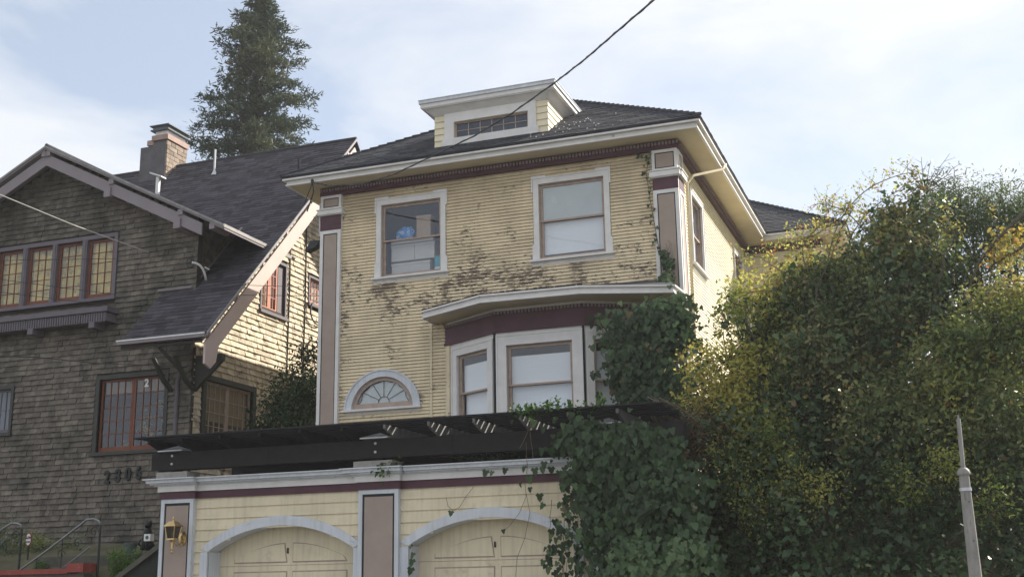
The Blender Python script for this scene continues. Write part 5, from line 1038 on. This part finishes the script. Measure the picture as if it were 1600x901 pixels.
# conifer ----------------------------------------------------
TY = 45.0; tb = at(397, 300, Y=TY); tt = at(402, -12, Y=TY)
cf = thing('conifer_tree', (tb[0], TY, 8.0), 'tall dark conifer rising behind the roof ridge of the brown house', 'tree')
m = MB(); m.tube([(tb[0], TY, 8), (tb[0]+.1, TY, 18), (tt[0], TY, tt[2]-.3)], [.5, .30, .03], 8); m.build('trunk', 'bark', cf)
prof = [(-8, .25), (12, .7), (40, 1.2), (70, 1.6), (100, 1.9), (130, 2.1), (165, 2.4), (200, 2.6), (245, 2.7), (300, 3.6), (420, 4.3)]
m = MB(); PC, PD, PN, PS, PR = [], [], [], [], []
for k in range(150):
    py = -8+428*((k+.5)/150)**1.05; pr = np.interp(py, [p[0] for p in prof], [p[1] for p in prof]); z = at(404, py, Y=TY)[2]
    az = k*2.39996+random.uniform(-.3, .3); lobe = .92+.55*mnoise.noise(Vector((math.cos(az)*1.3, math.sin(az)*1.3, z*.45)))+random.uniform(-.18, .18); Lb = pr*max(.35, lobe)
    if k % 11 == 0: Lb *= 1.18
    rise = random.uniform(.0, .3); base = Vector((tb[0], TY, z-.1)); dv = Vector((math.cos(az), math.sin(az), rise))
    tip = base+dv*Lb+Vector((0, 0, -.10*Lb)); mid_ = base+dv*Lb*.55+Vector((0, 0, .04*Lb)); m.tube([base, mid_, tip], [.035+.012*Lb, .03, .01], 5)
    ns = int(8+Lb*14); crn = random.random()
    for j in range(ns):
        t = (.22+.82*(j+random.random())/ns); c = base.lerp(mid_, t/.55) if t < .55 else mid_.lerp(tip, (t-.55)/.45)
        sp = (.10+.24*(1-abs(t-.6)))*Lb**.5
        sprd = Vector((random.gauss(0, sp*.65), random.gauss(0, sp*.65), random.gauss(-.04, sp*.26)))
        c = c+sprd
        for q_ in range(8):
            PC.append(c+Vector((random.gauss(0, .10), random.gauss(0, .10), random.gauss(0, .08)))); PD.append((dv.x*.7+random.gauss(0, .7), dv.y*.7+random.gauss(0, .7), random.gauss(.15, .5))); PN.append((random.gauss(0, .6), random.gauss(0, .6), 1)); PS.append(random.uniform(.15, .30)); PR.append(min(1, max(0, .5*crn+.5*random.random()+(t-.7)*.15)))
m.build('branch', 'bark', cf)
leaf_mesh('crown', T_NEED, np.array([tuple(p) for p in PC]), np.array(PD), np.array(PN), np.array(PS), np.array(PR), 'needle', cf)
# ivy ---------------------------------------------------------
def single_leaves(parent, pts, size, face=(0, -1, .3)):
    tv, tf = T_IVY; me = bpy.data.meshes.new('leaf'); me.from_pydata([tuple(v) for v in tv], [], tf); me.materials.append(MT['ivyo'])
    for p in pts:
        o = bpy.data.objects.new('leaf', me); COL.objects.link(o); d = Vector((random.gauss(0, .35), random.gauss(-.15, .2), -1)).normalized(); n_ = Vector((random.gauss(face[0], .35), face[1], face[2]+random.gauss(0, .3))).normalized()
        x_ = d.cross(n_).normalized(); n_ = x_.cross(d); s_ = size*random.uniform(.65, 1.3)
        o.parent = parent; o.matrix_parent_inverse = Matrix.Translation(-Vector(parent.location)); o.matrix_basis = Matrix(((x_.x*s_, d.x*s_, n_.x*s_, p[0]), (x_.y*s_, d.y*s_, n_.y*s_, p[1]), (x_.z*s_, d.z*s_, n_.z*s_, p[2]), (0, 0, 0, 1)))
def ivy_cloud(blobs, n, size, parent, per=14, clump=.12, rb=0.0, up=.2, shell=(.35, 1.05)):
    pos, dirs, nn, S_, R_ = blob_leaves(blobs, n, size, clump, per, shell, rb=rb, front=.75)
    dirs = rvec(len(pos))*.5+np.array([0, -.25, -1.0]); nn = rvec(len(pos))*.45+np.array([.1, -.9, up])
    leaf_mesh('foliage', T_IVY, pos, dirs, nn, S_, R_, 'ivy', parent)
ib = thing('ivy', (-5.2, 21.6, 3.3), 'dark ivy covering the right side of the bay window under its eave', 'ivy')
ibb = [B(960, 520, 21.5, .24), B(990, 515, 21.45, .30), B(1020, 505, 21.45, .34), B(1050, 498, 21.6, .34), B(975, 550, 21.5, .36), B(1010, 550, 21.45, .45), B(1050, 545, 21.5, .42), B(1000, 600, 21.4, .45), B(1045, 600, 21.4, .45), B(985, 595, 21.6, .22), B(1062, 500, 21.7, .26), B(1070, 570, 21.6, .3), B(1060, 640, 21.2, .4), B(1020, 640, 21.2, .4), B(935, 500, 21.5, .12)]
ivy_cloud(ibb, 9500, .10, ib, clump=.10)
m = MB()
for a in range(9): limb(m, at(random.uniform(985, 1060), 660, Y=21.5), at(random.uniform(930, 1070), random.uniform(460, 560), Y=21.3), .018, .006)
m.tube([tuple(at(986, 640, Y=21.2)), tuple(at(988, 622, Y=21.2)), tuple(at(982, 612, Y=21.2)), tuple(at(975, 618, Y=21.2))], .025, 6); m.build('stem', 'vine', ib)
single_leaves(ib, [tuple(at(random.gauss(1005, 38), random.uniform(470, 630), Y=21.0+random.uniform(-.08, .12))) for _ in range(150)], .13)
ic = thing('ivy', (-4.85, 22.35, 7.2), 'small ivy patch climbing the right corner pilaster above the bay roof', 'ivy')
ivy_cloud([B(1042, 432, 22.25, .13), B(1044, 412, 22.3, .10), B(1042, 447, 22.2, .10), B(1041, 400, 22.3, .05)], 420, .085, ic, clump=.04)
m = MB()
pv = [at(1050, 450, Y=22.37), at(1036, 410, Y=22.38), at(1027, 375, Y=22.38), at(1020, 335, Y=22.38), at(1014, 300, Y=22.38), at(1010, 270, Y=22.38), at(1013, 250, Y=22.38), at(1018, 240, Y=22.37)]
m.tube([tuple(p) for p in pv], .008, 5); m.tube([tuple(at(1018, 241, Y=22.37)), tuple(at(1003, 247, Y=22.4)), tuple(at(992, 240, Y=22.4))], .007, 5)
for k in range(5): limb(m, at(1042, 420, Y=22.35), at(1036+k*4, 380+random.uniform(-10, 20), Y=22.33), .007, .003, wob=.3)
m.build('stem', 'vine', ic)
P_ = []
for i in range(len(pv)-1):
    for t in np.linspace(0, 1, 5): p = pv[i]*(1-t)+pv[i+1]*t; P_.append((p[0]+random.gauss(0, .035), p[1]-.03, p[2]+random.gauss(0, .03)))
P_ += [tuple(at(random.uniform(992, 1012), 243+random.gauss(0, 2), Y=22.35)) for _ in range(8)]
single_leaves(ic, P_, .07)
ig = thing('ivy', (-4.9, 17.6, 0), 'large dark ivy mass hanging over the right end of the garage and pergola', 'ivy')
igb = [B(x, y, Y, r) for x, y, Y, r in ((880, 700, 17.5, .22), (905, 690, 17.5, .28), (940, 675, 17.4, .3), (975, 690, 17.4, .32), (1010, 700, 17.4, .35), (898, 740, 17.5, .25), (930, 730, 17.4, .35), (975, 740, 17.35, .4), (1020, 750, 17.3, .4), (922, 785, 17.5, .2), (955, 790, 17.4, .36), (990, 795, 17.3, .42), (1040, 800, 17.3, .42), (950, 830, 17.5, .2), (960, 840, 17.4, .38), (1010, 850, 17.3, .45), (1060, 850, 17.2, .45), (972, 890, 17.4, .32), (1000, 900, 17.2, .45), (1060, 905, 17.1, .5), (1060, 760, 17.6, .4), (860, 712, 17.45, .12), (1045, 700, 17.7, .3), (980, 950, 17.2, .5), (1050, 960, 17.1, .6))]
ivy_cloud(igb, 13000, .10, ig, clump=.10)
ivy_cloud([B(990, 880, 16.9, .28), B(1030, 890, 16.8, .3), B(1010, 860, 16.95, .22), B(1060, 870, 16.8, .25)], 1500, .10, ig, clump=.08, rb=.25, up=.9)
m = MB()
for a in range(14): limb(m, (random.uniform(-5.4, -4.2), 17.5, .0), at(random.uniform(900, 1060), random.uniform(690, 850), Y=17.4), .02, .006)
for a, b in (((900, 760), (905, 900)), ((880, 735), (878, 905)), ((862, 780), (858, 845)), ((893, 800), (885, 900)), ((868, 810), (893, 880)), ((824, 750), (822, 690)), ((833, 715), (826, 650)), ((812, 700), (836, 650))): limb(m, at(*a, Y=17.72), at(*b, Y=17.72), .006, .004, 5, .06)
m.tube([tuple(at(x, y, Y=17.93)) for x, y in ((740, 760), (728, 775), (718, 792), (708, 797), (700, 790), (697, 776))], .004, 5)
m.tube([tuple(at(x, y, Y=17.9)) for x, y in ((820, 752), (822, 775), (812, 800), (795, 822), (788, 828))], .004, 5); m.tube([tuple(at(x, y, Y=17.9)) for x, y in ((822, 770), (828, 800), (820, 840), (808, 870), (805, 910))], .004, 5)
m.build('stem', 'vine', ig)
P_ = [tuple(at(random.gauss(960, 40), random.uniform(670, 900), Y=17.0+random.uniform(-.1, .15))) for _ in range(170)]
for x0, y0, y1 in ((863, 825, 900), (880, 800, 905), (893, 805, 890), (858, 850, 880), (872, 810, 895), (886, 790, 870), (900, 820, 905), (907, 830, 900)): P_ += [tuple(at(x0+random.gauss(0, 4), y0+(y1-y0)*k/9, Y=17.68)) for k in range(10)]
P_ += [tuple(at(x, y, Y=17.72)) for x, y in ((843, 770), (850, 785), (828, 760), (812, 752), (760, 733), (770, 735), (790, 730), (835, 730), (848, 728), (820, 727), (705, 797), (786, 826), (644, 850), (646, 862), (645, 872), (643, 885), (602, 728), (615, 722), (590, 736))]
P_ += [tuple(at(x, y, Y=17.3)) for x, y in ((808, 640), (815, 636), (828, 634), (840, 636), (855, 632), (870, 630), (890, 628), (812, 645), (826, 645), (800, 655), (835, 655), (905, 634), (868, 652), (850, 665), (880, 660))]
single_leaves(ig, P_, .11)
# weeds on the garage cornice
plant('ivy', 'sprig of ivy creeping over the cornice block between the garage doors', 'ivy', tuple(at(628, 722, Y=17.75)), [B(600, 731, 17.72, .07), B(615, 725, 17.72, .06), B(590, 735, 17.7, .04)], 110, .045, T_IVY, 'bright', clump=.04, per=8, stems=3, sr=.006)
plant('ivy', 'low ivy trailing along the pergola edge below the bay window', 'ivy', tuple(at(820, 642, Y=17.4)), [B(x, 640+random.uniform(-4, 4)-(x-800)*.06, 17.3, .05) for x in range(800, 950, 14)], 260, .06, T_IVY, 'bright', clump=.05, per=6, stems=8, sr=.006)
plant('ivy', 'ivy growing behind the garage cornice under the pergola beam', 'ivy', tuple(at(760, 720, Y=18.6)), [B(x, 712, 18.6, .10) for x in range(660, 840, 16)], 900, .06, T_IVY, 'ivy', clump=.06, per=8, stems=6, sr=.008)
# ---- right-hand vegetation -----------------------------------
def tree(name, label, cat, loc, groups, limbs, group=None, r0=.09):
    t = thing(name, loc, label, cat, group); m = MB(); top = Vector(limbs[0][0]) if False else None
    base = Vector(loc); fork = base+Vector((0, 0, 1.6))
    m.tube([base, base.lerp(fork, .5)+Vector((.05, .03, 0)), fork], [r0*1.3, r0*1.1, r0], 8); m.build('trunk', 'bark', t)
    m = MB(); rr = random.Random(5)
    for p in limbs:
        pts = limb(m, fork, p, r0*.55, .012, 7, .10)
        for k in (3, 4, 5, 6):
            for _ in range(2): q = pts[k]+Vector((rr.uniform(-.7, .7), rr.uniform(-.5, .3), rr.uniform(-.2, .7))); limb(m, pts[k], q, .014, .004, 4, .15)
    m.build('branches', 'bark', t)
    for (bl, n, size, tpl, mat, rb, clump, per) in groups:
        pos, dirs, nn, S_, R_ = blob_leaves(bl, n, size, clump, per, (.25, 1.08), rb=rb, front=.55); leaf_mesh('foliage', tpl, pos, dirs, nn, S_, R_, mat, t)
    return t
bY = [B(x, y, Y, r) for x, y, Y, r in ((1155, 470, 20.6, .30), (1190, 452, 20.8, .3), (1225, 434, 20.8, .32), (1262, 425, 20.9, .30), (1165, 520, 20.4, .5), (1220, 500, 20.4, .55), (1125, 560, 20.2, .38), (1170, 590, 20.0, .55), (1110, 620, 20.0, .38), (1150, 650, 19.8, .5), (1220, 590, 20.2, .6), (1100, 680, 19.6, .35), (1200, 680, 19.6, .6), (1090, 575, 20.2, .18)  )]
tree('yellowing_shrub', 'sprawling shrub with small yellow-green leaves against the sunlit side wall', 'shrub', (-3.0, 20.4, 3.0), [(bY, 24000, .074, T_OVAL, 'yel', 0.05, .12, 16), (bY[3:], 3500, .085, T_IVY, 'ivy', 0.1, .12, 16)], [b[0] for b in bY[:10:1]])
bI = [B(x, y, Y, r) for x, y, Y, r in ((1412, 335, 20.6, .30), (1388, 362, 20.6, .36), (1440, 355, 20.6, .40), (1345, 405, 20.6, .38), (1390, 410, 20.3, .6), (1450, 410, 20.4, .6), (1292, 440, 20.6, .4), (1330, 460, 20.2, .6), (1270, 480, 20.3, .5), (1400, 490, 20.0, .65), (1460, 500, 20.0, .6), (1310, 530, 19.9, .6), (1270, 570, 19.8, .6), (1370, 560, 20.2, .6), (1440, 292, 20.8, .12), (1425, 305, 20.7, .14), (1240, 470, 20.5, .4))]
tree('overgrown_tree', 'overgrown tree smothered in dark ivy at the middle of the right hedge', 'tree', (-.8, 20.8, 3.2), [(bI, 7000, .095, T_IVY, 'ivy', 0.12, .13, 16), (bI, 28000, .074, T_OVAL, 'mix', 0.08, .12, 18), (bI[:8], 4000, .07, T_OVAL, 'yel', -.1, .10, 14)], [b[0] for b in bI], r0=.12)
# arching bramble canes and bare twigs on top
bc = thing('bramble', (-1.0, 20.6, 5.0), 'arching bramble canes and bare twigs against the sky above the ivy tree', 'bramble'); m = MB(); canes = [((1290, 420), (1310, 350), (1350, 300), (1400, 275), (1440, 268)), ((1320, 430), (1330, 370), (1365, 325), (1415, 290)), ((1300, 380), (1330, 330), (1300, 350), (1265, 370), (1240, 365)), ((1380, 400), (1350, 360), (1320, 330), (1290, 320), (1275, 318)), ((1260, 420), (1255, 385), (1285, 350), (1330, 325)), ((1330, 440), (1270, 400), (1230, 390), (1190, 385)), ((1260, 450), (1215, 420), (1180, 400), (1140, 405))]
LP = []
for c_ in canes:
    P = [Vector(at(x, y, Y=20.4+random.uniform(-.2, .4))) for x, y in c_]; sm = []
    for i in range(len(P)-1):
        for k in range(5): t = k/5; a = P[max(i-1, 0)]; b = P[i]; c = P[i+1]; d = P[min(i+2, len(P)-1)]; sm.append(.5*((2*b)+(-a+c)*t+(2*a-5*b+4*c-d)*t*t+(-a+3*b-3*c+d)*t**3))
    m.tube(sm, [.014-.009*i/len(sm) for i in range(len(sm))], 5)
    for p in sm:
        for _ in range(2): q = p+Vector((random.uniform(-.3, .3), random.uniform(-.2, .2), random.uniform(-.15, .3))); m.tube([p, q], [.005, .002], 4); LP += [q, p.lerp(q, .6), p.lerp(q, .3)]
o_ = Vector(at(1445, 300, Y=20.8))
for x, y in ((1455, 250), (1475, 262), (1500, 256), (1503, 272), (1498, 290), (1484, 240), (1463, 262), (1430, 258), (1418, 262), (1440, 245)):
    P = limb(m, o_, at(x, y, Y=20.8), .010, .003, 5, .08)
    for p in P[2:5]: m.tube([p, p+Vector((random.uniform(-.15, .2), 0, random.uniform(.0, .2)))], [.004, .002], 4)
m.build('canes', 'twig', bc)
n_ = len(LP)*3; idx = RNG.integers(0, len(LP), n_); PP = np.array([tuple(p) for p in LP])[idx]+RNG.normal(size=(n_, 3))*.035
leaf_mesh('foliage', T_OVAL, PP, rvec(n_), rvec(n_), .05*(.6+.8*RNG.random(n_)), np.clip(RNG.random(n_)+.1, 0, 1), 'yel', bc)
bD = [B(x, y, Y, r) for x, y, Y, r in ((1465, 330, 21.6, .4), (1480, 315, 21.8, .4), (1500, 330, 22, .55), (1540, 335, 22, .55), (1590, 332, 22, .6), (1560, 370, 21.8, .7), (1500, 380, 21.6, .6), (1620, 360, 22, .8), (1480, 350, 22, .4), (1640, 335, 22.2, .7), (1530, 430, 21.4, .7))]
tree('evergreen_tree', 'dull grey-green bushy tree at the upper right edge', 'tree', (1.2, 22.3, 3.2), [(bD, 26000, .075, T_NEED, 'mix', -.02, .11, 16)], [b[0] for b in bD], r0=.12)
bO = [B(x, y, Y, r) for x, y, Y, r in ((1585, 420, 19.2, .4), (1560, 470, 19.2, .5), (1600, 490, 19.2, .55), (1530, 530, 19.1, .55), (1580, 570, 19.0, .6), (1480, 560, 19.1, .55), (1500, 620, 18.9, .6), (1430, 600, 19.1, .5), (1420, 660, 18.9, .5), (1560, 650, 18.8, .6), (1360, 630, 19.2, .45), (1470, 680, 18.8, .5), (1330, 680, 19.0, .4), (1600, 700, 18.7, .6))]
yt = tree('yellow_leaved_tree', 'tree with pale oval yellow leaves in front of the hedge at right', 'tree', (1.3, 19.4, 3.0), [(bO, 17000, .080, T_OVAL, 'oval', .0, .12, 14), (bO[:7], 7000, .072, T_OVAL, 'yel', -.1, .12, 14), ([B(1560, 330, 19.4, .14), B(1585, 380, 19.4, .2), B(1575, 360, 19.3, .15), B(1600, 350, 19.4, .22), B(1560, 400, 19.3, .15)], 750, .07, T_OVAL, 'gold', .1, .07, 8)], [b[0] for b in bO[:8]], r0=.08)
m = MB(); m.tube([tuple(at(1640, 310, Y=19)), tuple(at(1600, 333, Y=19)), tuple(at(1560, 372, Y=19)), tuple(at(1530, 410, Y=19.1)), tuple(at(1505, 470, Y=19.2))], [.035, .032, .026, .02, .012], 6); m.tube([tuple(at(1640, 360, Y=19)), tuple(at(1590, 390, Y=19.1)), tuple(at(1550, 415, Y=19.2)), tuple(at(1545, 460, Y=19.2))], [.03, .025, .018, .01], 6); m.build('bough', 'bark', yt)
bK = [B(x, y, 21.9, .7) for x, y in ((1400, 430), (1440, 390), (1350, 480), (1300, 560), (1250, 640), (1200, 650), (1440, 460), (1370, 700), (1300, 690), (1500, 690), (1230, 700), (1450, 520), (1520, 500), (1590, 520), (1620, 450), (1480, 600), (1560, 600), (1620, 600), (1380, 620), (1300, 620), (1230, 640), (1640, 680))]
bH = bK+[B(x, y, Y, r) for x, y, Y, r in [(1090+62*i+random.uniform(-15, 15), 700+68*j+random.uniform(-12, 12), 19.2-.35*j, .55) for i in range(10) for j in range(5)]]+[B(1250+60*i, 625+random.uniform(-15, 15), 19.8, .5) for i in range(7)]
hd = tree('ivy_hedge', 'deep dark green ivy hedge filling the lower right behind the leaning pole', 'hedge', (-1.5, 19.5, 1.5), [(bH, 34000, .085, T_IVY, 'ivy', 0.0, .16, 16), (bH, 13000, .07, T_OVAL, 'mix', -.1, .15, 16)], [b[0] for b in bH[::6]], r0=.1)
bC = [B(x, y, Y, r) for x, y, Y, r in ((1150, 740, 18.6, .3), (1200, 700, 18.8, .35), (1120, 710, 18.7, .25), (1240, 740, 18.6, .3), (1290, 760, 18.4, .3), (1180, 790, 18.3, .3), (1420, 760, 18.2, .3), (1550, 790, 18.0, .3), (1480, 740, 18.2, .3))]
plant('yellowing_shrub', 'thin yellow-green sprays hanging in front of the dark ivy hedge', 'shrub', (-2.2, 18.9, 1.2), bC, 5200, .055, T_OVAL, 'yel', clump=.11, per=14, stems=12, sr=.012, rb=-.1)
bF = [B(x, y, 20.9, .55) for x, y in ((1140, 640), (1150, 700), (1150, 750), (1190, 600), (1200, 720), (1240, 660), (1270, 740), (1310, 730), (1350, 720), (1390, 730), (1430, 700), (1480, 720), (1530, 720), (1580, 720), (1620, 700), (1230, 560), (1300, 640), (1400, 640), (1380, 560), (1440, 470), (1500, 560), (1500, 640), (1590, 640), (1540, 580), (1130, 780), (1200, 800), (1300, 820), (1400, 820), (1500, 820), (1600, 820))]
pos, dirs, nn, S_, R_ = blob_leaves(bF, 14000, .12, .16, 14, (0, .95), rb=-.2); leaf_mesh('inner_foliage', T_IVY, pos, dirs, nn, S_, R_, 'ivy', hd)
m = MB(); rr_ = random.Random(9)
for a, b in (((1235, 760), (1165, 480)), ((1225, 720), (1290, 420)), ((1330, 800), (1420, 460)), ((1345, 760), (1250, 560)), ((1480, 780), (1560, 520)), ((1470, 760), (1400, 600)), ((1590, 800), (1520, 640)), ((1160, 700), (1100, 590)), ((1420, 560), (1490, 380))):
    P = limb(m, at(*a, Y=19.6), at(*b, Y=19.7), .032, .010, 8, .10)
    for q_ in P[3:]: limb(m, q_, q_+Vector((rr_.uniform(-.5, .5), rr_.uniform(-.3, .1), rr_.uniform(.1, .6))), .010, .003, 4, .15)
m.build('branches', 'bark', hd)
# dry fern-like canes above the pergola's right end
dc = thing('dry_brush', (-3.9, 19.6, 3.4), 'dry brown brush and pale bent canes right of the pergola end', 'brush'); m = MB()
for k in range(26):
    x, y = random.uniform(1010, 1040), random.uniform(618, 650); L_ = random.uniform(25, 85); P = [at(x+L_*t, y+22*t*t+random.uniform(6, 30)*t, Y=18.6+random.uniform(-.2, .3)) for t in (0, .35, .7, 1)]; m.tube([tuple(p) for p in P], [.008, .007, .005, .002], 5)
m.build('canes', 'twig', dc)
bB_ = [B(1075, 665, 19.2, .35), B(1110, 690, 19.1, .35), B(1060, 700, 19.0, .3), B(1090, 720, 18.9, .35)]
pos, dirs, nn, S_, R_ = blob_leaves(bB_, 5000, .05, .12, 14, (.2, 1.05)); leaf_mesh('foliage', T_OVAL, pos, dirs, nn, S_, R_, M('dry_brown_leaf', (0, 0, 0), .8, .2, 5, rnd='attr', ramp=[(0, (.05, .03, .02)), (.6, (.12, .07, .04)), (1, (.22, .14, .07))], transl=.2), dc)
# ============================================================ POLE
PY = 12.0; pt_, pm_, pb_ = at(1497, 648, Y=PY), at(1506, 741, Y=PY), at(1526, 915, Y=PY); dvec = (Vector(pb_)-Vector(pm_)).normalized(); bot = Vector(pb_)+dvec*(Vector(pb_).z+.1)/abs(dvec.z)
pl = thing('leaning_pole', tuple(bot), 'leaning grey pole with domed cap and thin upper rod in front of the hedge', 'pole')
m = MB(); m.tube([tuple(pm_), tuple(Vector(pb_)), tuple(bot)], [.046, .058, .06], 14); m.build('shaft', 'polem', pl)
m = MB(); ax = -dvec
def along(t): return Vector(pm_)+ax*t
m.tube([along(-.005), along(.012), along(.04), along(.06), along(.07)], [.058, .06, .052, .034, .012], 14); m.build('cap', 'polem', pl, smooth=True)
m = MB(); e_ = Vector(pt_); m.tube([along(.05), along(.05).lerp(e_, .93)], [.021, .019], 8); m.tube([along(.05).lerp(e_, .93), e_], [.010, .008], 6); m.build('rod', 'polem', pl)
m = MB(); q_ = Vector(pm_).lerp(Vector(pb_), .12); m.tube([q_, q_+dvec*.03], [.054, .055], 14); m.build('clamp_band', 'metal', pl)
for k in (.25, .6): m = MB(); q_ = Vector(pm_).lerp(Vector(pb_), k); m.tube([q_+Vector((.02, -.046, 0)), q_+Vector((.02, -.056, 0))], .006, 6); m.build('screw', 'iron', pl)

# ============================================================ HAZE ADDED TO LIFT SHADOWS
mb = MB(); mb.box(-95, 95, -30, 95, -3, 34); hz = mb.build('shadow_lift_haze', 'whitep', kind='stuff')  # volume added to lift the dark tones as lens glare does
hm = bpy.data.materials.new('shadow_lift_haze_medium'); hm.use_nodes = True; t = hm.node_tree; t.nodes.clear(); ho = N(t, 'ShaderNodeOutputMaterial'); pv_ = N(t, 'ShaderNodeVolumePrincipled'); pv_.inputs['Density'].default_value = 0.0006; pv_.inputs['Color'].default_value = (0.95, 0.97, 1, 1); pv_.inputs['Anisotropy'].default_value = 0.35
t.links.new(pv_.outputs[0], ho.inputs['Volume']); hz.data.materials.clear(); hz.data.materials.append(hm)
